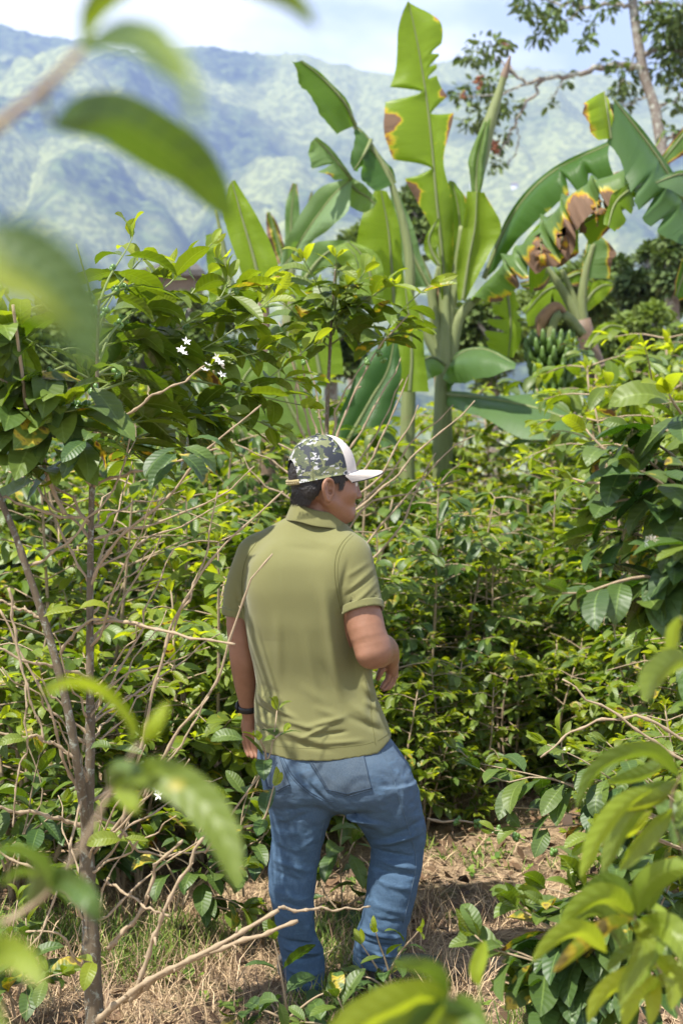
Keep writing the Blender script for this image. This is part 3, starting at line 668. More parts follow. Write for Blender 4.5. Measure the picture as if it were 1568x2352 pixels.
MAT['strap'] = plain('khaki plastic strap', (.30, .25, .13), .35, .5, .15); MAT['dark'] = plain('dark trim', (.03, .028, .025), .7, .3, .2)
cap = empty('cap', tuple(HC - ML)); cap.parent = man; cap['label'] = 'trucker cap with camouflage mesh back and cream front'
CL = HC
def cbuild(g, name, mat): return g.build(name, mat, cap, True, CL)
cbuild(crown_patch(-FR, FR, '', None), 'front_panel', MAT['cream'])
for a0, a1 in ((FR, R(121)), (R(121), np.pi * 2 - R(121)), (-R(121), -FR)):
    cbuild(crown_patch(a0, a1, '', None, (lambda t: opening(np.where(t > np.pi, t - 2 * np.pi, t)))), 'mesh_panel', MAT['camo'])
g = Geo()
for a0 in (FR, R(121), -FR, -R(121)):                             # raised seam tapes
    ph = np.linspace(.01, .98, 30); tube(g, HC + (crown(np.full(30, a0), ph) * 1.004) @ CM.T, .0013, 5)
cbuild(g, 'seam', MAT['camo'])
g = Geo(); ball(g, CH(0, -.004, .127), (.009, .009, .005), 14, 8); cbuild(g, 'button', MAT['camo'])
g = Geo(); th = np.linspace(np.pi - R(33), np.pi + R(33), 30); b0 = crown(th, 0 * th) * np.array((1.012, 1.012, 1)); hh = np.linspace(-.004, .012, 2)
V = np.concatenate([HC + (b0 + (0, 0, q)) @ CM.T for q in hh] + [HC + (b0 * np.array((.97, .97, 1)) + (0, 0, q)) @ CM.T for q in hh]); m = 30
i = np.arange(29); g.add(V, np.concatenate((np.stack((i, i + 1, m + i + 1, m + i), 1), np.stack((2 * m + i, 3 * m + i, 3 * m + i + 1, 2 * m + i + 1), 1), np.stack((m + i, m + i + 1, 3 * m + i + 1, 3 * m + i), 1), np.stack((i, 2 * m + i, 2 * m + i + 1, i + 1), 1))))
st_ = cbuild(g, 'snap_strap', MAT['strap'])
g = Geo()
for t_ in np.linspace(np.pi - R(28), np.pi + R(28), 12):
    q = crown(np.array([t_]), np.array([0.]))[0] * np.array((1.03, 1.03, 1))
    for dz in (.0005, .0075): ball(g, CH(q[0], q[1], q[2] + dz), .0021, 8, 5)
g.build('snap', MAT['strap'], st_, True, CL)
def visor_pt(a, q):                                               # a across -1..1, q 0 at the crown .. 1 at the edge
    th = a * R(66); b0 = crown(th, 0 * th); out = np.stack((np.sin(th) * .078, .062 + .122 * np.clip(1 - np.abs(a) ** 2.6, 0, 1) ** .62, 0 * th), -1)
    p_ = b0 * (1 - q[..., None]) + out * q[..., None] * np.array((1, 1, 1)); zc = .004 - .012 * (a ** 2) * q - .006 * (a ** 2) - .010 * q ** 1.5
    p_[..., 2] = zc + .002; return p_
A_, Q_ = np.meshgrid(np.linspace(-1, 1, 41), np.linspace(-.04, 1, 22), indexing='ij'); top = visor_pt(A_, Q_); bot = top - np.array((0, 0, .0042)); m = A_.size
def rimfaces(n1, n2, m):
    e = [i * n2 for i in range(n1)], [i * n2 + n2 - 1 for i in range(n1)], list(range(n2)), [(n1 - 1) * n2 + j for j in range(n2)]
    return np.array([(l[i], l[i + 1], l[i + 1] + m, l[i] + m) for l in e for i in range(len(l) - 1)])
g = Geo(); g.add(HC + np.concatenate((top.reshape(-1, 3), bot.reshape(-1, 3))) @ CM.T, np.concatenate((grid_faces(41, 22)[:, ::-1], grid_faces(41, 22) + m, rimfaces(41, 22, m))))
vis = cbuild(g, 'visor', MAT['cream'])
g = Geo(); MAT['stitch'] = plain('tan stitching', (.48, .42, .34), .8, .2, .1)
for q in (.35, .5, .64, .77, .89): aa = np.linspace(-.9, .9, 40); tube(g, HC + (visor_pt(aa, np.full(40, q)) + (0, 0, .0002)) @ CM.T, .0006, 4)
g.build('stitching', MAT['stitch'], vis, True, CL)
g = Geo(); aa = np.linspace(-1, 1, 50); tube(g, HC + (visor_pt(aa, np.full(50, 1.0)) - (0, 0, .0030)) @ CM.T, .0019, 6); g.build('edging', MAT['dark'], vis, True, CL)
g = Geo(); aa = np.linspace(.4, 5.6, 14); q = crown(R(25) + .055 * np.cos(aa), .50 + .055 * np.sin(aa)); tube(g, HC + q @ CM.T * 1.0, .0013, 5); cbuild(g, 'emblem', MAT['dark'])
# ---- polo shirt
SHIRT_FOLDS = [  # drag lines down the middle of the back, bunching at the waist
    (742, 1330, 782, 1605, .016, .012), (700, 1440, 735, 1600, .014, .004), (640, 1390, 646, 1560, .014, .004), (785, 1340, 822, 1620, .030, -.020), (735, 1500, 800, 1640, .013, -.005),
    (586, 1590, 690, 1640, .008, .011), (584, 1612, 640, 1636, .006, -.010), (640, 1636, 740, 1662, .008, .007), (700, 1655, 800, 1630, .008, .008), (760, 1648, 690, 1680, .006, .0085), (800, 1664, 735, 1672, .006, -.008), (610, 1655, 760, 1692, .009, .007), (584, 1640, 640, 1662, .007, .008), (582, 1660, 620, 1676, .006, -.007), (720, 1690, 840, 1684, .007, .005),
    (640, 1683, 770, 1708, .008, -.005), (800, 1600, 872, 1655, .012, .006), (790, 1628, 880, 1672, .009, -.006), (830, 1560, 862, 1600, .01, .006), (720, 1610, 790, 1635, .012, .005), (600, 1565, 650, 1590, .01, -.004), (590, 1585, 620, 1600, .009, .007),
    (855, 1540, 848, 1670, .012, -.004), (690, 1560, 760, 1610, .016, .004), (610, 1480, 640, 1600, .014, .003), (830, 1600, 880, 1625, .009, .005),
    (800, 1275, 776, 1380, .008, -.005, 0), (862, 1330, 800, 1385, .007, .0055, 0), (855, 1300, 795, 1350, .007, .0045, 0), (868, 1352, 812, 1398, .005, -.0035, 0), (858, 1312, 790, 1362, .005, -.004, 0), (845, 1285, 792, 1318, .007, .003, 0),
    (690, 1226, 780, 1250, .012, .003), (640, 1240, 600, 1290, .012, .0025), (545, 1330, 560, 1400, .007, .003, 0), (535, 1370, 570, 1408, .006, -.003, 0), (650, 1250, 760, 1262, .01, -.002)]

lo, hi = (-.38, MY - .26, .68), (.22, MY + .24, 1.46)
T = Field(lo, hi, .0034)
T.loft([(1190, 668, 778, -.028, .085), (1210, 640, 797, -.048, .10), (1240, 606, 815, -.083, .125), (1290, 572, 829, -.118, .138), (1350, 560, 832, -.128, .145), (1430, 562, 838, -.128, .147), (1490, 571, 846, -.116, .147),
        (1540, 583, 853, -.104, .147), (1575, 588, 858, -.100, .145), (1610, 583, 866, -.104, .142), (1650, 584, 885, -.112, .14), (1700, 585, 902, -.120, .135), (1750, 586, 906, -.124, .135), (1790, 588, 908, -.124, .135)], 0, 2.35, .14)
T.cone(V3(690, 1224, .02), V3(603, 1272, .055), .046, .062, .05); T.cone(V3(762, 1238, .01), V3(797, 1274, -.05), .045, .066, .04)
T.ell(V3(775, 1330, -.085), (.085, .05, .085), None, .05); T.ell(V3(640, 1330, -.07), (.07, .045, .09), None, .05)      # shoulder blades
sl, x, y, z = T.sub(T.lo, [a[-1] for a in T.ax], 0)
hem = np.interp(x, mx_([570, 600, 680, 760, 865, 905, 925]), mz_([1708, 1716, 1729, 1728, 1716, 1682, 1660])) + np.clip(y - MY + .04, 0, 1) * .16
raw = T.f.copy(); T.f = np.maximum(T.f, (hem - z).astype(np.float32))
SR = Field(lo, hi, .0034); SR.chain([V3(800, 1278, -.055), V3(818, 1340, -.07), V3(841, 1455, -.11)], [.0655, .0655, .0645], 0)
SL = Field(lo, hi, .0034); SL.chain([V3(588, 1282, .055), V3(556, 1360, .065), V3(546, 1445, .068)], [.066, .0585, .0535], 0)
def plane(c, nrm): nrm = unit(nrm); return (x - c[0]) * nrm[0] + (y - c[1]) * nrm[1] + (z - c[2]) * nrm[2]
pR = plane(V3(832, 1402, -.085), (.24, -.42, -1)); pL = plane(V3(546, 1415, .068), (-.06, .12, -1))
T.union(sl, np.maximum(SR.f, pR), .016); T.union(sl, np.maximum(SL.f, pL), .016)
for q in SHIRT_FOLDS: T.fold(*q)
ribs = []
for Sf, pp in ((SR.f, pR), (SL.f, pL)):
    hole = np.maximum(np.maximum(Sf + .006, -(pp + .04)), -(raw - .003)); T.cut(sl, hole, .002)
    rb = Field(lo, hi, .0034); rb.f = np.maximum(np.maximum(Sf - .0028, pp - .001), np.maximum(-.023 - pp, -(Sf + .004))); rb.f = np.maximum(rb.f, -(raw + .004)).astype(np.float32); ribs.append(rb)
T.cut(sl, np.maximum(np.maximum(raw + .006, z - hem - .02), -(z - hem + .02)), .002)
n = N('olive pique cotton'); v = n.co('Object'); a = n.noise(v, 5, 4, .6); b = n.noise(v, 600, 2, .6); w = n.noise(n.co('Object', (1, 1, .3)), 34, 4, .6)
c = n.mix(a, (.150, .150, .060), (.176, .173, .071)); c = n.mix(n.math('MULTIPLY', b, .30), c, (.11, .107, .04))
MAT['shirt'] = n.out(n.bsdf(c, .88, .15, n.bump(n.math('ADD', n.math('MULTIPLY', b, .35), w), .22, .004), Sheen_Weight=.15, Sheen_Roughness=.5))
MAT['seam'] = plain('dark olive seam', (.12, .118, .045), .9, .1, .15)
shirt = mbuild(T.mesh(Geo()), 'polo_shirt', MAT['shirt']); shirt['label'] = 'olive green short sleeved polo shirt creased at the waist'
for rb in ribs: mbuild(rb.mesh(Geo()), 'sleeve_rib', MAT['shirt'], None).parent = man
def bvh_of(o):
    me = o.data; nv = len(me.vertices); a = np.empty(nv * 3, np.float32); me.vertices.foreach_get('co', a); a = a.reshape(-1, 3) + ML
    return BVHTree.FromPolygons([tuple(q) for q in a], [tuple(p.vertices) for p in me.polygons])
def cast(bv, u, v, off=.001):
    d = P(u, v, 1.) - np.array((0, 0, ZC)); d = d / np.linalg.norm(d); h = bv.ray_cast(Vector((0, 0, ZC)), Vector(d))
    return None if h[0] is None else np.array(h[0]) + np.array(h[1]) * off
def seam(g, bv, line, r, n=40, off=.0004, par=None, mat='seam', name='seam'):
    g = Geo()
    q = resample(np.array([(a, b, 0.) for a, b in line]), n); p = [cast(bv, a[0], a[1], off) for a in q]; p = [a for a in p if a is not None and abs(a[1] - MY) < .35]
    if len(p) > 3:
        p = np.array(p); p[1:-1] = (p[:-2] + p[1:-1] * 2 + p[2:]) / 4; tube(g, p, r, 5); g.build(name, MAT[SM[2]], SM[0], True, ML)
sb = bvh_of(shirt); SM = [shirt, 0, 'seam']
seam(g, sb, [(806, 1226), (786, 1246), (772, 1275), (768, 1310), (772, 1350), (782, 1398)], .0011); seam(g, sb, [(811, 1230), (792, 1250), (779, 1280), (775, 1312), (778, 1350), (786, 1395)], .0007)
seam(g, sb, [(590, 1245), (566, 1282), (556, 1330), (557, 1380), (561, 1412)], .0009)
seam(g, sb, [(588, 1703), (640, 1714), (700, 1719), (760, 1718), (830, 1711), (858, 1704)], .0006, off=.0001)
seam(g, sb, [(838, 1560), (850, 1610), (853, 1650), (862, 1710)], .0008)
seam(g, sb, [(866, 1702), (885, 1690), (900, 1676)], .0006, off=.0001)
# collar: turned-down ring round the neck
g = Geo(); th = np.linspace(0, 2 * np.pi, 72, endpoint=False); cN = V3(727, 1190, .025)
prof = [(.0640, .000), (.0655, .022), (.0680, .029), (.0735, .026), (.0825, .002), (.0895, -.0165), (.0898, -.0205), (.0865, -.0200), (.0800, .002), (.0690, .010)]
V = []
for rr, zz in prof:
    ca, sa = np.cos(th), np.sin(th); fr = np.clip(sa, 0, 1)       # +Y side is his front: the collar dips there
    xx = ca * rr * 1.06 * (1 + .10 * (ca > 0) * ca); V.append(np.stack((cN[0] + xx, cN[1] + sa * rr * 1.0 - .004, cN[2] + zz - .016 * ca - .045 * fr ** 1.3 - .010 * np.clip(ca, 0, 1) ** 2 + .002 * np.sin(5 * th)), -1))
V = np.array(V).reshape(-1, 3); Fq = grid_faces(len(prof), 72, True); cl = np.array([((len(prof) - 1) * 72 + i, (len(prof) - 1) * 72 + (i + 1) % 72, (i + 1) % 72, i) for i in range(72)])
g.add(V, np.concatenate((Fq, cl))); col_ = mbuild(g, 'collar', MAT['shirt']); sm = col_.modifiers.new('smooth', 'SUBSURF'); sm.levels = sm.render_levels = 1
# ---- jeans
J = Field((-.30, MY - .26, .0), (.30, MY + .24, .92), .0040)
hipt = [(1640, 612, 866, -.08, .11), (1690, 596, 892, -.096, .112), (1740, 590, 930, -.122, .125), (1780, 600, 946, -.132, .125), (1815, 613, 952, -.126, .120), (1838, 632, 945, -.105, .108), (1862, 680, 900, -.04, .06)]
J.loft(hipt, 0, 2.3, .14)
J.loft([(1790, 606, 785, -.115, .105), (1850, 617, 771, -.098, .10), (1900, 621, 750, -.085, .095), (1950, 622, 737, -.072, .09), (1990, 616, 729, -.070, .085), (2050, 619, 722, -.078, .062), (2100, 630, 721, -.078, .048), (2140, 637, 722, -.072, .045),
        (2172, 640, 740, -.070, .05), (2205, 648, 746, -.076, .055), (2240, 654, 746, -.078, .05), (2262, 660, 746, -.074, .05)], .018, 2.2, .1)
J.loft([(1790, 776, 952, -.125, .11), (1850, 790, 966, -.105, .115), (1890, 816, 977, -.085, .115), (1925, 842, 979, -.060, .115), (1960, 853, 974, -.052, .11), (2010, 846, 964, -.066, .09), (2060, 840, 953, -.072, .075), (2100, 832, 943, -.068, .07), (2135, 822, 934, -.062, .07),
        (2160, 816, 930, -.066, .075), (2185, 810, 922, -.062, .075), (2215, 812, 918, -.060, .075)], .008, 2.2, .1)
J.ell(V3(815, 1795, -.085), (.090, .052, .085), None, .03); J.ell(V3(665, 1790, -.070), (.068, .05, .08), None, .03)
JF = [(850, 1935, 960, 1905, .010, .010), (850, 1945, 950, 1958, .009, -.010), (855, 1965, 960, 1985, .010, .007), (850, 1985, 955, 2000, .008, -.005), (850, 2010, 950, 2030, .012, .004), (862, 1920, 972, 1870, .012, -.006), (800, 1862, 900, 1900, .018, .006),
      (622, 1960, 720, 1990, .010, .007), (620, 1985, 700, 2010, .009, -.006), (622, 1930, 700, 1955, .011, -.004), (625, 1905, 735, 1890, .015, .005), (640, 1870, 745, 1840, .014, -.006), (622, 2030, 715, 2052, .010, .005), (625, 2050, 712, 2070, .008, -.004), (628, 2080, 715, 2100, .010, .003),
      (820, 2128, 930, 2142, .007, .008), (815, 2150, 925, 2160, .006, -.007), (812, 2170, 920, 2185, .007, .007), (812, 2192, 915, 2205, .006, -.005), (838, 2060, 940, 2085, .012, .003), (845, 2095, 935, 2105, .008, -.003), (648, 2160, 742, 2175, .008, .009), (648, 2190, 740, 2182, .006, -.006),
      (655, 2212, 742, 2220, .007, .006), (660, 2232, 742, 2238, .006, -.005), (640, 2140, 735, 2155, .008, -.006), (770, 1840, 690, 1760, .008, -.009), (760, 1835, 640, 1840, .012, -.006), (775, 1850, 860, 1850, .014, -.007), (700, 1850, 630, 1875, .010, .005),
      (930, 1760, 915, 1890, .012, .004, 0), (620, 1740, 632, 1830, .012, .004), (785, 1862, 900, 1880, .012, .005), (740, 1880, 660, 1910, .012, -.004), (690, 1935, 732, 1905, .009, .004)]
for q in JF:
    am = 1.0 if q[0] < 760 and 1860 < q[1] < 2130 else 1.5
    J.fold(*q[:4], q[4] * .78, q[5] * am * (1 if q[1] > 1860 else .6), *q[6:])
slj, x, y, z = J.sub(J.lo, [a[-1] for a in J.ax], 0)
J.f += (((fbm((x + z * .45) * 26, z * 17 + y * 9, 3, 91) - .5) * .007 + (fbm(x * 60 + z * 20, z * 55 - y * 30, 2, 93) - .5) * .004) * np.clip((mz_(1715) - z) / .06, 0, 1)).astype(np.float32)
n = N('blue denim'); v = n.co('Object'); sp = n.sep(v); a = n.noise(v, 9, 4, .6); tw = n.noise(n.co('Object', (1, 1, .22)), 420, 3, .7); cr = n.noise(n.co('Object', (1, 1, .22), (0, .5, 0)), 300, 3, .7); w = n.noise(n.co('Object', (.5, .5, 1.6)), 26, 4, .65)
c = n.mix(tw, (.019, .044, .080), (.080, .126, .185)); c = n.mix(n.math('MULTIPLY', cr, .3), c, (.07, .13, .21))
fade = n.math('MULTIPLY', n.ramp(sp[2], ((.50, 0.), (.72, .55), (.80, .85), (.92, .55))), n.math('MULTIPLY_ADD', a, .9, .25), clamp=True)
c = n.mix(n.math('MULTIPLY', fade, .62), c, (.135, .155, .165))
c = n.mix(n.math('MULTIPLY', n.ramp(w, ((.52, 0.), (.70, 1.))), .34), c, (.11, .20, .31))
MAT['denim'] = n.out(n.bsdf(c, .9, .12, n.bump(n.math('ADD', n.math('MULTIPLY', tw, .4), w), .45, .005)))
n = N('worn pocket denim'); tw = n.noise(n.co('Object', (1, 1, .22)), 420, 3, .7); MAT['pocket'] = n.out(n.bsdf(n.mix(n.noise(n.co('Object'), 18, 4, .6), n.mix(tw, (.023, .045, .076), (.082, .122, .168)), n.mix(tw, (.040, .058, .078), (.118, .142, .165))), .9, .12, n.bump(tw, .4, .004)))
MAT['denimseam'] = plain('faded denim seam', (.035, .055, .085), .9, .1, .5, 120); MAT['thread'] = plain('light seam edge', (.085, .125, .17), .9, .1, .4, 150)
jeans = mbuild(J.mesh(Geo()), 'jeans', MAT['denim']); jeans['label'] = 'faded blue jeans bunched at the ankles'
jb = bvh_of(jeans)
def patch(corners, name, off, nn=22):
    q = np.array(corners, float); s = np.linspace(0, 1, nn); S, T_ = np.meshgrid(s, s, indexing='ij')
    uv = (q[0] * (1 - S)[..., None] + q[1] * S[..., None]) * (1 - T_)[..., None] + (q[3] * (1 - S)[..., None] + q[2] * S[..., None]) * T_[..., None]
    uv[..., 1] += 14 * (1 - np.abs(2 * S - .9)) * T_ ** 3
    out = [cast(jb, a, b, off) for a, b in uv.reshape(-1, 2)]; inn = [cast(jb, a, b, -.004) for a, b in uv.reshape(-1, 2)]
    ok = [p if p is not None else np.array((np.nan,) * 3) for p in out]; ik = [p if p is not None else np.array((np.nan,) * 3) for p in inn]
    V = np.array(ok + ik); m = nn * nn; Fq = np.concatenate((grid_faces(nn, nn)[:, ::-1], grid_faces(nn, nn) + m, rimfaces(nn, nn, m)))
    good = ~np.isnan(V).any(1); Fq = Fq[good[Fq].all(1)]; V = np.nan_to_num(V, nan=0.); V[~good] = V[good][0]
    g = Geo(); g.add(V, Fq); return mbuild(g, name, MAT['pocket']), uv
for cs in (((699, 1733), (831, 1721), (853, 1815), (751, 1815)), ((600, 1722), (640, 1731), (666, 1806), (616, 1808))):
    pk, uv = patch(cs, 'back_pocket', .0022); g = Geo()
    for a, b in ((uv[0], 0), (uv[-1], 0), (uv[:, -1], 0), (uv[:, 1], 0), (uv[1], 0), (uv[:, -2] , 0)):
        p = [cast(jb, q[0], q[1], .0029) for q in a]; p = [q for q in p if q is not None]
        if len(p) > 3: tube(g, p, .0012, 5)
    if g.n: g.build('stitching', MAT['denimseam'], pk, True, ML)
SM = [jeans, 0, 'denimseam']; seam(g, jb, [(648, 1735), (668, 1775), (700, 1810), (745, 1838), (768, 1842)], .0013); seam(g, jb, [(644, 1735), (664, 1778), (697, 1814), (742, 1842)], .0008)
seam(g, jb, [(690, 1728), (700, 1733)], .001); seam(g, jb, [(862, 1722), (720, 1738), (660, 1738), (596, 1728)], .0009)
SM = [jeans, 0, 'thread']; seam(g, jb, [(868, 1712), (896, 1765), (912, 1820), (930, 1880), (948, 1940), (955, 1985), (940, 2060), (925, 2120)], .0012, 60); seam(g, jb, [(745, 1880), (728, 1960), (717, 2050), (715, 2130)], .0008)
# ---- watch on the left wrist
MAT['rubber'] = plain('black rubber', (.012, .012, .013), .5, .4, .2); MAT['glass'] = plain('dark watch glass', (.01, .012, .015), .08, .6, .05)
wc = V3(565.5, 1640, .118); wd = unit(V3(567, 1645, .12) - V3(561, 1580, .095)); wa = unit(np.cross(wd, (0, 1, 0))); wb = np.cross(wd, wa)
watch = empty('wristwatch', tuple(wc - ML)); watch.parent = man
g = Geo(); th = np.linspace(0, 2 * np.pi, 40, endpoint=False); V = []
for rr, zz in ((.0300, -.010), (.0325, -.009), (.0330, 0), (.0325, .009), (.0300, .010), (.0270, 0)):
    V.append(wc + (np.cos(th) * rr)[:, None] * wa + (np.sin(th) * rr * .98)[:, None] * wb + zz * wd)
V = np.array(V).reshape(-1, 3); g.add(V, np.concatenate((grid_faces(6, 40, True), [(200 + i, 200 + (i + 1) % 40, (i + 1) % 40, i) for i in range(40)]))); g.build('band', MAT['rubber'], watch, True, wc)
g = Geo(); cdir = unit(np.array((-.92, .30, .0))); Mw = np.stack((cdir, unit(np.cross(wd, cdir)), wd), 1)
ball(g, wc + cdir * .033, (.0075, .020, .021), 20, 12, M=Mw); cs_ = g.build('case', MAT['rubber'], watch, True, wc)
g = Geo(); ball(g, wc + cdir * .0385, (.0032, .015, .016), 20, 12, M=Mw); g.build('screen', MAT['glass'], cs_, True, wc)
# ---- shoes
n = N('grey canvas'); v = n.co('Object'); MAT['canvas'] = n.out(n.bsdf(n.mix(n.noise(v, 500, 2, .6), (.045, .042, .040), (.10, .094, .088)), .85, .2, n.bump(n.noise(v, 700, 2, .6), .4, .003)))
MAT['sole'] = plain('worn rubber sole', (.17, .16, .15), .8, .2, .2)
for heel, dr, ln in ((V3(845, 2262, .02), (.82, .57), .27), (V3(700, 2275, -.03), (-.28, .96), .265)):
    d2 = unit(np.array((dr[0], dr[1], 0.))); n2 = np.array((d2[1], -d2[0], 0.)); gr = float(gz(heel[0], heel[1])); base = np.array((heel[0], heel[1], gr + .004))
    sh = Field(base + np.minimum(0, d2 * ln) - (.09, .09, .02), base + np.maximum(0, d2 * ln) + (.09, .09, .16), .0032)
    W2 = lambda f_, s_, u_: base + d2 * f_ + n2 * s_ + np.array((0, 0, u_))
    sh.chain([W2(.035, 0, .045), W2(.10, 0, .05), W2(.17, .004, .042), W2(.235, .008, .034)], [.037, .039, .043, .034], .03); sh.cone(W2(.04, 0, .05), W2(.05, 0, .10), .036, .040, .03)
    slx, x, y, z = sh.sub(sh.lo, [a[-1] for a in sh.ax], 0); up_ = sh.f.copy()
    sh.f = np.maximum(sh.f, (base[2] + .020 - z).astype(np.float32)); sh.f = np.maximum(sh.f, (z - base[2] - .105).astype(np.float32))
    s_o = mbuild(sh.mesh(Geo()), 'shoe', MAT['canvas'])
    sh.f = np.maximum(np.maximum(up_ - .004, z - base[2] - .024), base[2] - .004 - z).astype(np.float32); sh.mesh(Geo()).build('sole', MAT['sole'], s_o, True, ML)
# ============================================================ banana plants
n = N('banana leaf'); lc = n.sep(n.attr('leafco').outputs['Vector']); tt = n.sep(n.attr('tint').outputs['Color'])
s_, t_, rnd = lc[0], lc[1], lc[2]; at = n.math('ABSOLUTE', t_); ob = n.co('Object')
fine = n.n('ShaderNodeTexWave', wave_type='BANDS', bands_direction='X'); fine.inputs['Scale'].default_value = 1.0
ph = n.math('MULTIPLY', s_, 130.0); vein = n.math('ABSOLUTE', n.math('SUBTRACT', n.math('FRACT', ph), .5))
cmb = n.n('ShaderNodeCombineXYZ'); n.put(cmb.inputs[0], n.math('MULTIPLY', s_, 60.)); n.put(cmb.inputs[1], n.math('MULTIPLY', t_, 1.6)); n.put(cmb.inputs[2], n.math('MULTIPLY', rnd, 50.))
strk = n.noise(cmb.outputs[0], 1.0, 4, .6); big = n.noise(ob, 3.2, 4, .6); med = n.noise(ob, 9, 4, .65)
col = n.mix(tt[1], (.026, .085, .018), (.19, .28, .010)); tr = n.mix(tt[1], (.08, .24, .01), (.42, .58, .01))
va = n.math('MULTIPLY_ADD', strk, .55, .70); hv = n.n('ShaderNodeHueSaturation'); n.put(hv.inputs['Color'], col); n.put(hv.inputs['Value'], va)
col = n.mix(n.math('MULTIPLY', tt[2], .6), hv.outputs[0], (.26, .36, .22))        # waxy bloom of the pale undersides
ed = n.math('ADD', n.math('ADD', tt[0], n.math('MULTIPLY', n.math('SUBTRACT', big, .5), .55)), n.math('ADD', n.math('MULTIPLY', n.math('SUBTRACT', med, .5), 1.0), n.math('MULTIPLY', n.math('SUBTRACT', strk, .5), .7)))
yl = n.math('MULTIPLY', n.math('SUBTRACT', ed, .46), 6.0, clamp=True); og = n.math('MULTIPLY', n.math('SUBTRACT', ed, .60), 9.0, clamp=True); br = n.math('MULTIPLY', n.math('SUBTRACT', ed, .70), 12.0, clamp=True)
brown = n.mix(strk, (.055, .032, .018), (.26, .16, .10))
col = n.mix(yl, col, (.50, .44, .03)); col = n.mix(og, col, (.48, .22, .02)); col = n.mix(br, col, brown)
tr = n.mix(yl, tr, (.78, .68, .03)); tr = n.mix(og, tr, (.6, .25, .02)); tr = n.mix(br, tr, (.16, .08, .035))
mid = n.math('LESS_THAN', at, .035); col = n.mix(n.math('MULTIPLY', mid, .5), col, (.35, .38, .14))
nr = n.bump(n.math('ADD', n.math('MULTIPLY', vein, .5), strk), .35, .012)
MAT['banana'] = n.out(n.mixs(n.math('MULTIPLY_ADD', br, -.2, .42), n.bsdf(col, n.math('MULTIPLY_ADD', br, .4, .40), .28, nr), n.trans(tr, nr)))
n = N('banana stem'); v = n.co('Object', (1, 1, .12)); a = n.noise(v, 26, 5, .6); b = n.noise(n.co('Object'), 4.5, 4, .6); tt = n.sep(n.attr('tint').outputs['Color'])
c = n.mix(a, (.09, .125, .035), (.22, .24, .10)); c2 = n.mix(a, (.06, .038, .024), (.26, .18, .12))
c = n.mix(n.math('MULTIPLY', n.math('SUBTRACT', n.math('ADD', tt[0], n.math('MULTIPLY', n.math('SUBTRACT', b, .5), .9)), .45), 6, clamp=True), c, c2)
MAT['bstem'] = n.out(n.bsdf(c, .6, .35, n.bump(a, .5, .02)))
MAT['banfruit'] = plain('green plantain skin', (.075, .135, .022), .45, .4, .35, 9); MAT['drysheath'] = plain('dry banana sheath', (.25, .155, .09), .9, .1, .55, 9, .6, 25)
def blade(parent, rib, left, right, d, name='leaf', young=.5, pale=0., edge=.25, tears=(), burn=(), bow=.05, rag=.03, seed=0, ns=72, nt=9, ribw=.016, wav=.012, dry0=0.):
    """rib, left, right: polylines (u, v[, d]) from the foot of the blade to its tip, sampled together; tears: (side, t, depth, width); burn: (side, t, width, strength)"""
    r = np.random.default_rng(seed)
    A, M_, B_ = [resample(pts(q, d), ns) for q in (left, rib, right)]
    t = np.linspace(0, 1, ns); T = unit(np.gradient(M_, axis=0)); g = Geo(); V = []; ti = []; co = []
    for side, E in ((0, A), (1, B_)):
        ext = np.ones(ns); dam = np.full(ns, edge)
        for (sd_, tc_, dep, w) in tears:
            if sd_ == side: ext = np.minimum(ext, 1 - dep * np.clip(1 - np.abs(t - tc_) / w, 0, 1) ** .6)
        for (sd_, tc_, w, st) in burn:
            if sd_ == side: dam = dam + st * np.exp(-((t - tc_) / w) ** 2)
        ext = ext * (1 - rag * (fbm(t * 11 + seed * 7.7 + side * 3, t * 0, 4, seed) ** 2) * 2)
        q = np.linspace(0, 1, nt) * (1 if side else 1)
        W = E - M_; nrm = unit(np.cross(T, W)); nrm = nrm * np.sign(nrm[:, 1:2] + 1e-6) * -1
        wl = np.linalg.norm(W, axis=1)
        off = (bow * np.sin(np.pi * q)[None] * wl[:, None] + wav * np.sin(t * 9 + 5 * t * t + side * 2 + seed)[:, None] * q[None] ** 1.5 + wav * .6 * (vnoise(t * 18 + seed, t * 0 + side, 5) - .5)[:, None] * q[None])
        pp = M_[:, None] + W[:, None] * (q[None] * ext[:, None])[..., None] + nrm[:, None] * off[..., None]
        qq = q[None] * ext[:, None]
        dd = np.clip((qq - .55) / .45, 0, 1) ** 1.2 * (dam[:, None] + .12) + np.clip(dam - .35, 0, 2)[:, None] * .75 * qq ** .6 + dry0
        g.add(pp.reshape(-1, 3), grid_faces(ns, nt) if side else grid_faces(ns, nt)[:, ::-1],
              np.stack(np.broadcast_arrays(dd, young + 0 * dd, pale + 0 * dd), -1).reshape(-1, 3),
              np.stack(np.broadcast_arrays(t[:, None] * 1., (q * (1 if side else -1))[None], r.random() + 0 * dd), -1).reshape(-1, 3))
    o = g.build(name, MAT['banana'], parent, True, parent.location)
    g = Geo(); tube(g, M_ - np.array((0, .004, 0)), np.linspace(ribw, ribw * .25, ns), 6, (0, 0, 0)); g.build('midrib', MAT['bstem'], o, True, parent.location)
    return o
def stalk(parent, line, r, d, name, mat='bstem', dry=0., n_=24, sides=10):
    q = resample(pts(line, d), n_); g = Geo(); rr = np.interp(np.linspace(0, 1, n_), np.linspace(0, 1, len(r)), r)
    tube(g, q, rr, sides, np.stack((np.clip(np.linspace(dry if np.isscalar(dry) else dry[0], dry if np.isscalar(dry) else dry[1], n_ + 2).repeat(sides), 0, 1), 0 * np.arange((n_ + 2) * sides), 0 * np.arange((n_ + 2) * sides)), -1))
    return g.build(name, MAT[mat], parent, True, parent.location)
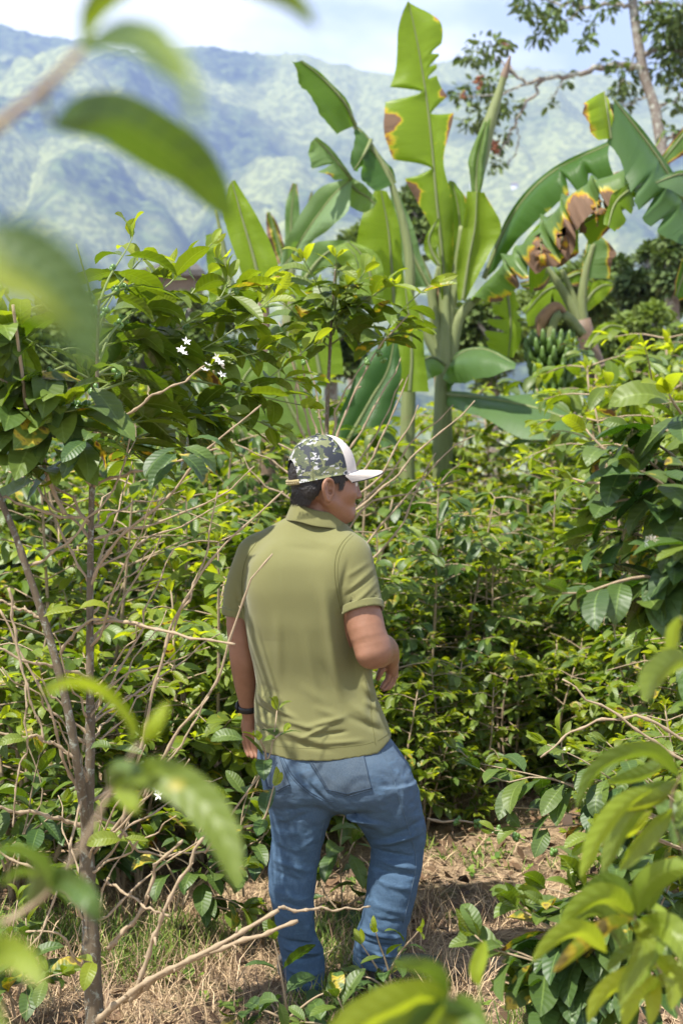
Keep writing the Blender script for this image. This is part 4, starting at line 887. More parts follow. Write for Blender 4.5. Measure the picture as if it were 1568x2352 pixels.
def banana(u, d, label):
    z0 = float(gz((u - UC) / F * d, d)); return tag(empty('banana_plant', ((u - UC) / F * d, d, z0)), label, 'banana plant', 'banana plants behind the coffee')
# ---- the tallest plant, with one leaf straight up and a rolled one
D = 11.0; b1 = banana(1015, D, 'tallest banana plant with one torn upright leaf and a rolled new leaf')
stalk(b1, [(1018, 1530), (1016, 1100), (1016, 950), (1018, 840), (1022, 760), (1027, 640)], [.13, .10, .085, .078, .06, .02], D, 'pseudostem', dry=(.75, -.1))
for ln, rr in (([(1022, 820), (1018, 690), (1012, 560), (1003, 440)], [.05, .04, .03, .02]), ([(1030, 800), (1034, 700), (1050, 600), (1060, 520)], [.05, .04, .03, .025]), ([(1032, 830), (1050, 740), (1085, 690)], [.06, .05, .035]),
               ([(1014, 830), (1000, 740), (985, 650), (960, 590)], [.05, .045, .035, .03]), ([(1012, 850), (995, 700), (1008, 610)], [.04, .03, .02]), ([(1024, 800), (1040, 680), (1086, 560), (1090, 450)], [.045, .04, .03, .025]), ([(1018, 840), (985, 780), (950, 700), (915, 660)], [.05, .04, .03, .025])):
    stalk(b1, ln, rr, D + .03, 'leaf_stalk', dry=.1)
stalk(b1, [(1012, 940), (1005, 800), (1010, 600), (1012, 520)], [.045, .035, .03, .015], D + .12, 'dry_sheath', 'drysheath')
blade(b1, [(1022, 690), (1012, 560), (1000, 440), (990, 320), (978, 220), (962, 120), (948, 50), (937, 3)],
      [(1012, 688), (1003, 560), (944, 437), (886, 330), (884, 235), (908, 150), (914, 60), (936, 3)], [(1030, 690), (1040, 600), (1040, 470), (1018, 370), (1042, 250), (1003, 170), (1014, 60), (939, 2)], D,
      young=.78, edge=.34, tears=((0, .695, .97, .022), (0, .44, .96, .03), (1, .62, .92, .026), (1, .80, .5, .012), (1, .73, .9, .008), (1, .765, .75, .006)), burn=((0, .60, .03, .75), (0, .36, .03, .8), (0, .50, .10, .12), (1, .66, .02, .6), (1, .54, .05, .45)), rag=.06, seed=1, bow=.10, wav=.03, ns=140)
blade(b1, [(1050, 640), (1056, 560), (1052, 480), (1036, 415)], [(1040, 640), (1028, 560), (1020, 480), (1030, 415)], [(1060, 630), (1074, 560), (1080, 480), (1046, 420)], D + .06, young=.55, edge=.3, burn=((1, .62, .2, .8),), seed=2, bow=.2)
blade(b1, [(1062, 690), (1075, 600), (1090, 520), (1094, 440)], [(1050, 690), (1048, 600), (1062, 520), (1072, 438)], [(1068, 690), (1120, 590), (1150, 520), (1112, 442)], D - .05, young=.92, edge=.12, burn=((1, .95, .12, .35),), seed=3, bow=-.15)
q = resample(pts([(1090, 455), (1094, 400), (1112, 320), (1140, 230), (1160, 165), (1171, 128)], D + .05), 40)                   # the rolled leaf
g = Geo(); rr = np.interp(np.linspace(0, 1, 40), [0, .14, .16, .3, .55, .72, .80, .85, .92, 1], [.026, .03, .062, .07, .05, .034, .026, .032, .022, .008]); dy = np.interp(np.linspace(0, 1, 40), [0, .5, .62, .7, .8, .86, 1], [-.2, 0, .45, .2, .1, .9, 1.0])
tube(g, q, rr, 14, np.stack((np.r_[dy[0], dy, dy[-1]].repeat(14), np.zeros(42 * 14), np.zeros(42 * 14)), -1)); g.build('rolled_leaf', MAT['bstem'], b1, True, b1.location)
blade(b1, [(1094, 455), (1093, 400), (1100, 340), (1118, 280)], [(1084, 455), (1078, 400), (1076, 360), (1110, 280)], [(1100, 455), (1112, 400), (1118, 340), (1126, 270)], D - .02, young=.5, pale=.35, edge=.1, seed=4, bow=.5)
blade(b1, [(905, 700), (898, 600), (890, 520), (874, 436)], [(858, 700), (826, 600), (822, 520), (862, 432)], [(930, 700), (925, 600), (912, 500), (888, 440)], D - .5, young=.85, edge=.1, seed=5, bow=.12)
blade(b1, [(985, 660), (950, 590), (928, 520), (905, 440)], [(950, 660), (918, 600), (905, 520), (896, 440)], [(990, 655), (965, 580), (945, 510), (912, 438)], D - .3, young=.25, pale=.6, edge=.1, seed=6)
blade(b1, [(1008, 610), (990, 575), (985, 545), (1005, 500)], [(1000, 610), (976, 580), (975, 548), (1003, 500)], [(1014, 608), (1004, 580), (1004, 545), (1010, 505)], D - .1, young=.8, edge=.15, seed=7)
blade(b1, [(1090, 690, D), (1200, 575, D - .5), (1330, 462, D - .9), (1446, 390, D - 1.2)], [(1085, 684, D), (1196, 562, D - .5), (1325, 448, D - .9), (1440, 384, D - 1.2)], [(1120, 690, D - .3), (1240, 640, D - 1), (1335, 545, D - 1.4), (1452, 440, D - 1.5)], D,
      young=.35, pale=.35, edge=.40, tears=((1, .33, .8, .012), (1, .41, .4, .02), (1, .58, .85, .012), (1, .72, .8, .012), (1, .86, .8, .015)), burn=((1, .27, .05, .35), (1, .33, .03, .6), (1, .47, .05, .72), (1, .52, .03, .4), (1, .67, .08, .75), (1, .79, .05, .95), (1, .90, .05, .95), (1, .08, .10, .35)), rag=.18, seed=8, ribw=.03, wav=.06, bow=.25, ns=120)
for i, (a, b, c, d) in enumerate((((1384, 424), (1402, 408), (1446, 396), (1400, 500)), ((1302, 478), (1330, 462), (1385, 470), (1330, 535)), ((1255, 520), (1290, 505), (1300, 545), (1285, 580)), ((1215, 560), (1240, 545), (1262, 575), (1238, 625)), ((1340, 455), (1364, 446), (1392, 470), (1372, 520)))):   # dried hanging tatters
    m_ = ((b[0] + c[0]) / 2, (b[1] + c[1]) / 2); e = D - 1.0 - .1 * i
    blade(b1, [(*b, e + .3), ((b[0] + d[0]) / 2 + 3, (b[1] + d[1]) / 2, e - .1), (*d, e)], [(*a, e + .3), ((a[0] + d[0]) / 2 - 6, (a[1] + d[1]) / 2 + 8, e), (d[0] - 6, d[1] + 3, e)], [(*c, e + .2), ((c[0] + d[0]) / 2 + 8, (c[1] + d[1]) / 2, e), (d[0] + 5, d[1] - 4, e)], D, name='dried_tatter', young=.4, edge=.4, dry0=.78, rag=1.1, seed=300 + i, wav=.035, bow=.12, ribw=.004, ns=40)
blade(b1, [(1215, 600, D - .6), (1290, 545, D - .9), (1360, 500, D - 1.1), (1420, 470, D - 1.2)], [(1210, 596, D - .6), (1286, 538, D - .9), (1356, 494, D - 1.1), (1418, 464, D - 1.2)], [(1215, 680, D - .5), (1270, 625, D - .8), (1370, 560, D - 1.), (1440, 480, D - 1.1)], D, young=.6, edge=.35, tears=((1, .3, .8, .04), (1, .6, .9, .05)), burn=((1, .45, .1, .6), (1, .8, .1, .4)), seed=9, rag=.2)
blade(b1, [(1110, 640, D + .3), (1180, 490, D + .2), (1270, 395, D), (1400, 330, D - .3)], [(1105, 636, D + .3), (1172, 484, D + .2), (1264, 388, D), (1396, 324, D - .3)], [(1150, 600, D + .3), (1220, 520, D), (1300, 455, D - .2), (1412, 408, D - .4)], D, young=.12, pale=.05, edge=.12, tears=((1, .72, .6, .02), (1, .85, .5, .03)), burn=((1, .7, .05, .6), (1, .52, .03, .4)), seed=10, ribw=.022, bow=.2)
blade(b1, [(1020, 900, D), (1050, 820, D - .3), (1110, 802, D - .7), (1184, 838, D - 1.)], [(1022, 890, D), (1052, 812, D - .3), (1112, 797, D - .7), (1184, 834, D - 1.)], [(1020, 880, D - .2), (1070, 880, D - .7), (1130, 862, D - 1.), (1182, 850, D - 1.1)], D, young=.2, pale=.3, edge=.15, seed=11, bow=.2)
blade(b1, [(1025, 840, D), (990, 820, D - .4), (960, 840, D - .8), (930, 885, D - 1.)], [(1022, 850, D), (1000, 866, D - .5), (975, 876, D - .9), (932, 890, D - 1.)], [(1022, 836, D), (986, 814, D - .4), (955, 836, D - .8), (926, 882, D - 1.)], D, young=.3, pale=.5, edge=.12, seed=12)
blade(b1, [(1020, 905, D), (1110, 915, D - .5), (1240, 940, D - .9), (1372, 992, D - 1.2)], [(1022, 898, D), (1120, 908, D - .4), (1250, 912, D - .7), (1370, 986, D - 1.2)], [(1022, 930, D), (1100, 960, D - .8), (1220, 1010, D - 1.2), (1368, 1004, D - 1.3)], D, young=.18, pale=.35, edge=.1, seed=13, bow=.1, ribw=.02)
# ---- left clump
D2 = 10.2; b2 = banana(905, D2, 'banana plant with folded hanging leaf flaps between the mountain and the upright leaf')
stalk(b2, [(930, 1350), (935, 1000), (940, 800), (930, 680)], [.075, .06, .052, .05], D2, 'pseudostem', dry=(.55, .1))
stalk(b2, [(930, 760), (940, 600), (905, 440), (850, 330), (812, 290)], [.05, .04, .03, .02, .015], D2, 'leaf_stalk')
blade(b2, [(816, 288, D2), (790, 235, D2 - .1), (735, 175, D2 - .15), (690, 140, D2 - .2)], [(772, 312, D2 - .3), (728, 250, D2 - .35), (690, 200, D2 - .35), (668, 140, D2 - .25)], [(820, 284, D2), (795, 228, D2 - .1), (740, 170, D2 - .15), (694, 138, D2 - .2)], D2, young=.30, edge=.2, burn=((0, .9, .1, .4),), rag=.1, seed=21, bow=-.15)
blade(b2, [(852, 322, D2), (838, 350, D2 - .1), (826, 372, D2 - .1), (812, 392, D2 - .1)], [(815, 286, D2), (812, 330, D2 - .1), (806, 352, D2 - .1), (803, 372, D2 - .1)], [(854, 324, D2), (846, 352, D2), (836, 376, D2), (822, 394, D2)], D2, young=.15, pale=.2, edge=.15, seed=22)
blade(b2, [(852, 340, D2), (872, 366, D2), (894, 392, D2), (908, 420, D2)], [(838, 345, D2 - .1), (830, 390, D2 - .2), (838, 425, D2 - .2), (868, 438, D2 - .2)], [(856, 338, D2), (878, 362, D2), (902, 390, D2), (910, 420, D2)], D2, young=.12, pale=.1, edge=.2, seed=23, bow=-.1)
stalk(b2, [(640, 640), (720, 520), (800, 415)], [.03, .025, .015], D2 + .25, 'leaf_stalk')
blade(b2, [(640, 640, D2 + .3), (700, 540, D2 + .1), (760, 455, D2), (806, 412, D2)], [(640, 610, D2 + .3), (668, 530, D2 + .1), (730, 435, D2), (798, 408, D2)], [(668, 612, D2 + .2), (720, 550, D2), (790, 500, D2 - .2), (810, 420, D2)], D2, young=.4, pale=.95, edge=.15, seed=24, bow=.1, rag=.04)
blade(b2, [(806, 412, D2), (780, 380, D2 - .1), (750, 345, D2 - .15), (722, 318, D2 - .2)], [(768, 414, D2 - .2), (738, 396, D2 - .3), (712, 380, D2 - .3), (710, 330, D2 - .25)], [(812, 410, D2), (788, 376, D2 - .1), (760, 340, D2 - .15), (728, 314, D2 - .2)], D2, young=.4, pale=.7, edge=.25, tears=((0, .45, .8, .05),), burn=((0, .2, .1, .3),), seed=25)
blade(b2, [(800, 420), (822, 440), (842, 452), (862, 470)], [(790, 440), (800, 470), (830, 488), (858, 478)], [(806, 405), (830, 420), (850, 440), (866, 462)], D2 + .1, young=.5, pale=.7, edge=.25, seed=26)
blade(b2, [(700, 640), (730, 600), (760, 575), (800, 555)], [(690, 640), (700, 590), (730, 555), (796, 552)], [(712, 640), (760, 610), (800, 590), (812, 560)], D2 - .3, young=.45, pale=.5, edge=.1, seed=27)
blade(b2, [(860, 680), (846, 620), (826, 580), (800, 556)], [(820, 680), (790, 620), (770, 590), (770, 566)], [(880, 680), (880, 620), (862, 580), (806, 552)], D2 - .5, young=.9, pale=.3, edge=.2, seed=28, bow=.25)
blade(b2, [(700, 1000), (650, 900), (640, 840), (650, 780)], [(620, 1000), (600, 900), (600, 840), (630, 780)], [(760, 1000), (700, 900), (680, 830), (660, 780)], D2 - 1.2, young=.65, pale=.35, edge=.1, seed=29, bow=.15)
blade(b2, [(800, 1010), (850, 920), (890, 850), (905, 780)], [(760, 1000), (800, 900), (830, 830), (890, 780)], [(880, 1010), (910, 920), (922, 850), (912, 782)], D2 - .8, young=.05, pale=.15, edge=.1, seed=30, bow=.2)
blade(b2, [(940, 900), (945, 820), (940, 740), (930, 660)], [(900, 900), (905, 820), (900, 740), (912, 660)], [(985, 900), (975, 820), (968, 740), (940, 660)], D2 - .6, young=.85, edge=.1, seed=31, bow=.15)
blade(b2, [(735, 860), (720, 780), (712, 720), (705, 660)], [(680, 860), (665, 780), (668, 720), (690, 650)], [(790, 860), (780, 780), (760, 720), (718, 655)], D2 - .9, young=.75, edge=.08, seed=32)
blade(b2, [(560, 1010), (540, 940), (560, 870), (600, 820)], [(480, 1010), (470, 940), (510, 860), (590, 815)], [(640, 1000), (620, 950), (620, 890), (612, 824)], D2 - 1.4, young=.6, pale=.25, edge=.1, seed=33)
# ---- young plant at the left with one bright leaf
D3 = 9.2; b3 = banana(600, D3, 'banana plant with a bright young leaf rising left of the pale drooping one')
stalk(b3, [(610, 1400), (608, 1000), (606, 760), (604, 650)], [.09, .075, .06, .03], D3, 'pseudostem', dry=(1., .6))
blade(b3, [(606, 690), (582, 590), (556, 500), (532, 416)], [(572, 690), (545, 600), (514, 500), (522, 432)], [(652, 690), (634, 590), (592, 500), (540, 414)], D3, young=.88, edge=.06, seed=41, bow=.12, rag=.03)
blade(b3, [(500, 700), (512, 640), (516, 600), (486, 536)], [(480, 700), (478, 640), (474, 600), (472, 540)], [(520, 700), (530, 640), (526, 600), (492, 534)], D3 + .4, young=.7, edge=.08, seed=42)
stalk(b3, [(600, 800), (540, 680), (512, 560), (496, 480)], [.03, .025, .018, .01], D3 + .3, 'leaf_stalk')
# ---- brown and grey-green leaves further back
D4 = 15.; b4 = banana(660, D4, 'far banana plant with one dull upright leaf and two withered brown leaves')
stalk(b4, [(665, 1100), (664, 900), (665, 700), (668, 600)], [.12, .1, .09, .05], D4, 'pseudostem', dry=(.7, .4))
blade(b4, [(668, 600), (668, 540), (670, 480), (678, 422)], [(652, 600), (654, 540), (656, 470), (672, 420)], [(690, 600), (686, 540), (688, 480), (682, 422)], D4, young=.25, pale=.4, edge=.2, burn=((1, .95, .1, .8), (0, .95, .1, .8)), seed=51)
blade(b4, [(652, 600), (640, 560), (628, 520), (616, 486)], [(640, 610), (622, 570), (612, 530), (612, 488)], [(668, 600), (652, 560), (640, 520), (620, 486)], D4, young=.2, edge=.95, burn=((0, .5, .5, .6), (1, .5, .5, .6)), seed=52, wav=.05)
blade(b4, [(680, 600), (696, 540), (706, 490), (716, 440)], [(672, 600), (690, 540), (700, 490), (714, 440)], [(690, 600), (704, 545), (714, 495), (718, 442)], D4, young=.2, edge=.95, burn=((0, .5, .5, .5), (1, .5, .5, .5)), seed=53)
# ---- the plant with the fruit at the right
D5 = 11.6; b5 = banana(1400, D5, 'banana plant with a leaning brown stem and a hanging bunch of green fruit')
stalk(b5, [(1430, 1500), (1400, 1010), (1378, 880), (1350, 790), (1335, 735)], [.12, .085, .078, .085, .07], D5, 'pseudostem', dry=(.95, .75))
for ln, rr in (([(1335, 760), (1310, 700), (1280, 650), (1250, 610)], [.05, .045, .035, .025]), ([(1338, 750), (1335, 690), (1345, 620), (1362, 560)], [.05, .04, .03, .02]), ([(1330, 750), (1318, 690), (1290, 620)], [.04, .03, .02])):
    stalk(b5, ln, rr, D5, 'leaf_stalk', dry=.2)
stalk(b5, [(1338, 770), (1310, 735), (1285, 722), (1268, 748), (1264, 800), (1268, 920)], [.04, .04, .036, .032, .026, .014], D5 - .25, 'fruit_stalk', dry=.2)
stalk(b5, [(1238, 775), (1245, 735), (1275, 705), (1300, 722)], [.012, .06, .05, .02], D5 - .2, 'dry_sheath', 'drysheath')
bunch = empty('fruit_bunch', tuple(P(1266, 850, D5 - .25) - np.array(b5.location))); bunch.parent = b5
r = np.random.default_rng(5)
for k in range(8):                                   # each hand of fruit curls upward round the stalk
    g = Geo(); vv = 778 + k * 19; cu = 1264 + k * .6; c0 = P(cu, vv, D5 - .25); nf = 12; rad = .20 * (1 - .045 * k) * (.82 if k == 0 else 1)
    for j in range(nf):
        az = 2 * np.pi * (j + .5 * (k % 2)) / nf + r.normal(0, .08); o = np.array((math.cos(az), math.sin(az), 0)); L_ = r.uniform(.9, 1.1)
        q = [c0 + o * .02, c0 + o * rad * .55 * L_ + (0, 0, -.055), c0 + o * rad * .95 * L_ + (0, 0, -.03), c0 + o * rad * 1.05 * L_ + (0, 0, .065)]
        tube(g, resample(q, 9), np.array((.012, .020, .025, .027, .0275, .027, .025, .019, .009)), 7, (r.random(), 0, 0))
    g.build('hand_of_bananas', MAT['banfruit'], bunch, True, P(1266, 850, D5 - .25))
blade(b5, [(1160, 650), (1168, 700), (1172, 760), (1166, 820)], [(1140, 650), (1128, 700), (1110, 760), (1112, 800)], [(1176, 650), (1195, 710), (1200, 770), (1180, 822)], D5 - .2, young=.8, edge=.15, tears=((0, .3, .6, .03), (0, .5, .7, .03), (0, .68, .7, .03), (1, .5, .5, .03)), rag=.25, seed=61)
blade(b5, [(1330, 700), (1290, 660), (1250, 670), (1205, 720)], [(1330, 690), (1290, 648), (1246, 660), (1200, 714)], [(1330, 720), (1300, 720), (1262, 736), (1212, 752)], D5 + .3, young=.75, edge=.15, tears=((1, .5, .8, .05),), seed=62)
blade(b5, [(1340, 700), (1362, 670), (1385, 655), (1406, 655)], [(1335, 690), (1355, 655), (1380, 642), (1404, 650)], [(1345, 720), (1370, 700), (1392, 680), (1408, 660)], D5, young=.85, edge=.3, burn=((1, .95, .2, .3),), seed=63)
blade(b5, [(1345, 640), (1352, 600), (1358, 570), (1362, 540)], [(1332, 640), (1338, 600), (1344, 570), (1352, 540)], [(1400, 640), (1405, 600), (1415, 580), (1385, 545)], D5, young=.3, pale=.5, edge=.45, burn=((1, .5, .3, .5),), seed=64)
blade(b5, [(1255, 620), (1240, 640), (1225, 650), (1195, 655)], [(1252, 616), (1238, 632), (1222, 640), (1192, 650)], [(1262, 640), (1252, 660), (1236, 668), (1200, 662)], D5 - .1, young=.5, edge=.9, burn=((0, .5, .5, .5), (1, .5, .4, .5)), seed=65)
blade(b5, [(1300, 640), (1330, 628), (1350, 640), (1372, 660)], [(1298, 632), (1328, 620), (1352, 632), (1374, 656)], [(1302, 655), (1326, 660), (1346, 668), (1368, 668)], D5 + .1, young=.5, edge=.6, burn=((1, .5, .5, .3),), seed=66)
blade(b5, [(1350, 800), (1372, 768), (1400, 748), (1432, 752)], [(1340, 796), (1364, 756), (1396, 740), (1432, 748)], [(1352, 806), (1380, 780), (1404, 764), (1432, 758)], D5 - .8, young=.95, edge=.1, seed=67)
# ---- the plant at the right edge, its leaves broken and folded
D6 = 9.8; b6 = banana(1640, D6, 'banana plant at the right edge with a broken leaf folded to yellow at its top')
stalk(b6, [(1650, 1400), (1645, 1000), (1640, 760), (1630, 560)], [.12, .10, .09, .07], D6, 'pseudostem', dry=(.5, .2))
blade(b6, [(1620, 560, D6), (1560, 450, D6 - .1), (1500, 350, D6 - .2), (1408, 228, D6 - .3)], [(1590, 580, D6 - .4), (1470, 500, D6 - .5), (1432, 392, D6 - .4), (1392, 330, D6 - .35)], [(1628, 550, D6), (1570, 440, D6 - .1), (1510, 342, D6 - .2), (1412, 224, D6 - .3)], D6, young=.10, pale=.3, edge=.12, tears=((0, .45, .45, .02), (0, .58, .4, .02), (0, .30, .4, .02)), seed=71, ribw=.022, bow=.1)
blade(b6, [(1400, 320, D6 - .35), (1396, 280, D6 - .35), (1392, 250, D6 - .35), (1386, 210, D6 - .3)], [(1372, 322, D6 - .5), (1350, 290, D6 - .5), (1338, 255, D6 - .5), (1340, 236, D6 - .45)], [(1410, 290, D6 - .35), (1408, 270, D6 - .35), (1404, 250, D6 - .35), (1388, 210, D6 - .3)], D6, young=1., edge=.50, seed=72, bow=.1)
blade(b6, [(1480, 420, D6), (1440, 440, D6 - .3), (1410, 470, D6 - .4), (1395, 520, D6 - .5)], [(1470, 412, D6), (1432, 425, D6 - .3), (1398, 455, D6 - .4), (1385, 512, D6 - .5)], [(1490, 450, D6), (1460, 480, D6 - .3), (1440, 510, D6 - .4), (1410, 535, D6 - .5)], D6, young=.55, edge=.2, tears=((1, .4, .7, .04), (1, .7, .7, .04)), burn=((1, .9, .1, .4),), seed=73, rag=.2)
blade(b6, [(1500, 340, D6 - .1), (1490, 360, D6), (1484, 390, D6), (1476, 420, D6)], [(1470, 320, D6 - .1), (1464, 345, D6), (1462, 375, D6), (1466, 410, D6)], [(1515, 310, D6 - .1), (1508, 335, D6), (1500, 380, D6), (1486, 424, D6)], D6 + .1, young=.7, edge=.4, burn=((1, .2, .2, .4),), seed=74)
blade(b6, [(1640, 470, D6), (1600, 410, D6 - .2), (1560, 400, D6 - .4), (1505, 420, D6 - .6)], [(1640, 462, D6), (1600, 402, D6 - .2), (1558, 392, D6 - .4), (1500, 414, D6 - .6)], [(1630, 520, D6), (1600, 470, D6 - .3), (1570, 450, D6 - .5), (1512, 430, D6 - .6)], D6 + .5, young=.2, pale=.5, edge=.2, tears=((1, .5, .7, .05),), seed=75)
blade(b6, [(1640, 300), (1600, 280), (1568, 310), (1520, 370)], [(1640, 290), (1600, 270), (1560, 300), (1512, 366)], [(1640, 340), (1600, 330), (1580, 350), (1530, 380)], D6 + .8, young=.3, pale=.3, edge=.75, burn=((0, .6, .4, .3),), tears=((1, .5, .8, .05),), seed=76)
blade(b6, [(1600, 620), (1580, 600), (1565, 640), (1552, 680)], [(1590, 610), (1570, 590), (1550, 640), (1545, 680)], [(1610, 640), (1600, 640), (1580, 680), (1560, 690)], D6, young=.2, edge=.5, burn=((0, .9, .2, .5),), seed=77)
# ============================================================ coffee
def bare(g, line, r0, r1, d=None, n_=14, jit=.006, seed=0, side=True, r=None):
    """a bare knobbly twig; short dead spurs at its nodes"""
    r = r or np.random.default_rng(seed + int(line[0][0] * 7 + line[-1][1])); q = resample(pts(line, d), n_); q[1:-1] += r.normal(0, jit, (n_ - 2, 3))
    q = resample(q, n_ * 3, False); m = len(q); rr = np.linspace(r0, r1, m) * (1 + .6 * (np.arange(m) % 4 == 2) + .2 * r.random(m))
    tint = (r.random(), 0, 0); rr = rr * .8; tube(g, q, rr, 6, tint)
    if side:
        for k in range(4, m - 2, 5):
            if r.random() < .45:
                o = unit(r.normal(0, 1, 3)); o = unit(o + unit(q[k] - q[k - 1]) * .6); tube(g, [q[k], q[k] + o * rr[k] * r.uniform(2, 4.5)], [rr[k] * .55, rr[k] * .35], 5, tint)
    return q
def coffee(u, v, d, label, name='coffee_shrub', group=None):
    p = P(u, v, d); p[2] = float(gz(p[0], p[1])); return tag(empty(name, p), label, 'coffee shrub', group)
# ---- the tall coffee tree at the left: lichen-spotted trunks, bare lower branches, leafy top
t1 = tag(empty('coffee_tree', P(215, 2420, 3.75)), 'tall coffee tree at the left with lichen-spotted trunks, bare lower twigs and a leafy top', 'coffee tree')
D = 3.75; LT = t1.location
g = Geo(); q = resample(pts([(222, 2440), (214, 2250), (206, 2100), (200, 1950), (204, 1830), (208, 1700), (207, 1500), (208, 1300), (212, 1120), (222, 960), (224, 820), (228, 690)], D), 90)
rr = np.interp(np.linspace(0, 1, 90), [0, .1, .25, .3, .5, .75, .9, 1], [.027, .0245, .021, .016, .0105, .0075, .005, .003]) * (1 + .12 * (vnoise(np.arange(90) * .7, np.zeros(90), 4) - .5) + .10 * (np.arange(90) % 9 == 4))
tube(g, q, rr, 12, (0, 0, 0)); g.build('trunk', MAT['bark'], t1, True, LT)
g = Geo(); q = resample(pts([(205, 1960, D), (192, 1850, D - .04), (176, 1740, D - .08), (150, 1600, D - .1), (110, 1450, D - .1), (60, 1300, D - .12), (20, 1190, D - .12), (-60, 1020, D - .12)], D), 60)
tube(g, q, np.linspace(.0135, .007, 60) * (1 + .15 * (np.arange(60) % 8 == 3)), 10, (0, 0, 0)); g.build('trunk', MAT['bark'], t1, True, LT)
g = Geo(); q = resample(pts([(30, 700, 3.5), (52, 860, 3.55), (66, 960, 3.6), (120, 1120, 3.7), (150, 1180, 3.7)]), 30); tube(g, q, np.linspace(.004, .006, 30), 7, (.3, 0, 0)); g.build('branch', MAT['twig'], t1, True, LT)
for ln, r0, r1 in (  # bare twigs, drawn from foot to tip
    ([(212, 2352, D), (290, 2290, D - .1), (410, 2210, D - .2), (520, 2165, D - .25), (640, 2090, D - .25)], .0105, .005), ([(285, 2300, D - .05), (400, 2225, D - .15), (560, 2160, D - .2), (684, 2115, D - .2)], .009, .005), ([(640, 2085, D - .25), (760, 2088, D - .2), (850, 2082, D - .15)], .0042, .002),
    ([(250, 2180, D), (330, 2090, D - .05), (360, 1990, D - .08), (420, 1930, D - .1)], .007, .004), ([(300, 2300, D - .1), (340, 2190, D - .12), (380, 2080, D - .15), (440, 1980, D - .15), (470, 1920, D - .15)], .0075, .0042),
    ([(215, 1960, D), (300, 1850, D - .05), (390, 1720, D - .1), (500, 1550, D - .15), (560, 1370, D - .18), (626, 1272, D - .2)], .006, .0022), ([(330, 1830, D - .1), (420, 1700, D - .15), (480, 1600, D - .15)], .004, .002),
    ([(280, 1900, D - .05), (330, 1700, D - .1), (360, 1560, D - .12), (390, 1460, D - .12), (420, 1380, D - .12), (480, 1290, D - .14), (560, 1215, D - .14), (650, 1128, D - .15)], .0062, .0022),
    ([(390, 1470, D - .1), (440, 1360, D - .1), (470, 1270, D - .1), (500, 1130, D - .1)], .004, .0018), ([(216, 1430, D), (300, 1430, D - .1), (430, 1462, D - .2), (540, 1480, D - .25)], .0055, .003),
    ([(140, 1500, D), (190, 1440, D - .02), (250, 1420, D - .05), (330, 1440, D - .1)], .005, .003), ([(210, 1350, D), (150, 1240, D + .02), (110, 1150, D + .04), (90, 1060, D + .05)], .0045, .002), ([(209, 1240, D), (320, 1210, D + .05), (420, 1180, D + .1), (520, 1130, D + .1), (585, 1070, D + .1)], .0045, .0018),
    ([(210, 1200, D), (120, 1180, D - .05), (0, 1150, D - .1), (-60, 1140, D - .1)], .0048, .003), ([(208, 1560, D), (120, 1530, D - .1), (30, 1500, D - .15), (-50, 1480, D - .15)], .005, .003), ([(208, 1350, D), (260, 1250, D - .05), (330, 1190, D - .08), (420, 1100, D - .1), (520, 1000, D - .1), (600, 930, D - .1)], .005, .0022),
    ([(212, 1120, D), (280, 1090, D - .05), (400, 1060, D - .1), (500, 1030, D - .12)], .0045, .0025), ([(212, 1120, D), (170, 1040, D - .05), (130, 980, D - .1), (60, 900, D - .12), (0, 870, D - .15)], .0045, .0025), ([(222, 1000, D), (300, 940, D - .06), (390, 890, D - .1), (470, 840, D - .1)], .0045, .0025),
    ([(195, 1900, D), (120, 1870, D - .05), (40, 1860, D - .1), (-40, 1850, D - .15)], .006, .004), ([(200, 1850, D), (150, 1750, D - .05), (120, 1640, D - .1), (60, 1520, D - .1), (0, 1400, D - .1)], .005, .0028), ([(170, 1740, D - .1), (110, 1700, D - .12), (40, 1690, D - .15), (-40, 1680, D - .15)], .005, .003),
    ([(60, 1300, D - .1), (130, 1270, D - .1), (200, 1200, D - .1), (270, 1100, D - .1), (300, 1000, D - .1)], .0045, .002), ([(100, 1420, D - .1), (60, 1400, D - .1), (0, 1380, D - .1)], .0045, .003), ([(240, 2020, D), (300, 2060, D - .05), (350, 2090, D - .1), (390, 2105, D - .1)], .004, .003),
    ([(208, 2120, D), (150, 2060, D - .05), (80, 2000, D - .1), (-10, 1950, D - .1)], .005, .003), ([(190, 1830, D - .05), (160, 1960, D - .1), (110, 2110, D - .12), (40, 2200, D - .15)], .004, .0025), ([(222, 2250, D), (170, 2200, D - .05), (140, 2150, D - .1), (60, 2140, D - .1)], .004, .0025),
    ([(215, 1870, D), (270, 1900, D + .05), (320, 1960, D + .1), (420, 1960, D + .15), (500, 1950, D + .2)], .0045, .0025), ([(60, 1560, D - .15), (62, 1700, D - .16), (40, 1800, D - .16), (30, 1900, D - .16)], .003, .002), ([(20, 1350, D - .15), (40, 1500, D - .15), (70, 1600, D - .15), (100, 1700, D - .15)], .004, .003),
    ([(210, 1640, D), (260, 1560, D + .05), (310, 1480, D + .1), (350, 1370, D + .12), (400, 1260, D + .14)], .0045, .002), ([(208, 1480, D), (280, 1390, D + .06), (340, 1290, D + .1), (370, 1230, D + .1)], .004, .002)):
    g = Geo(); bare(g, ln, r0, r1, None, 12, .004); g.build('branch', MAT['twig'], t1, True, LT)
r = np.random.default_rng(23)
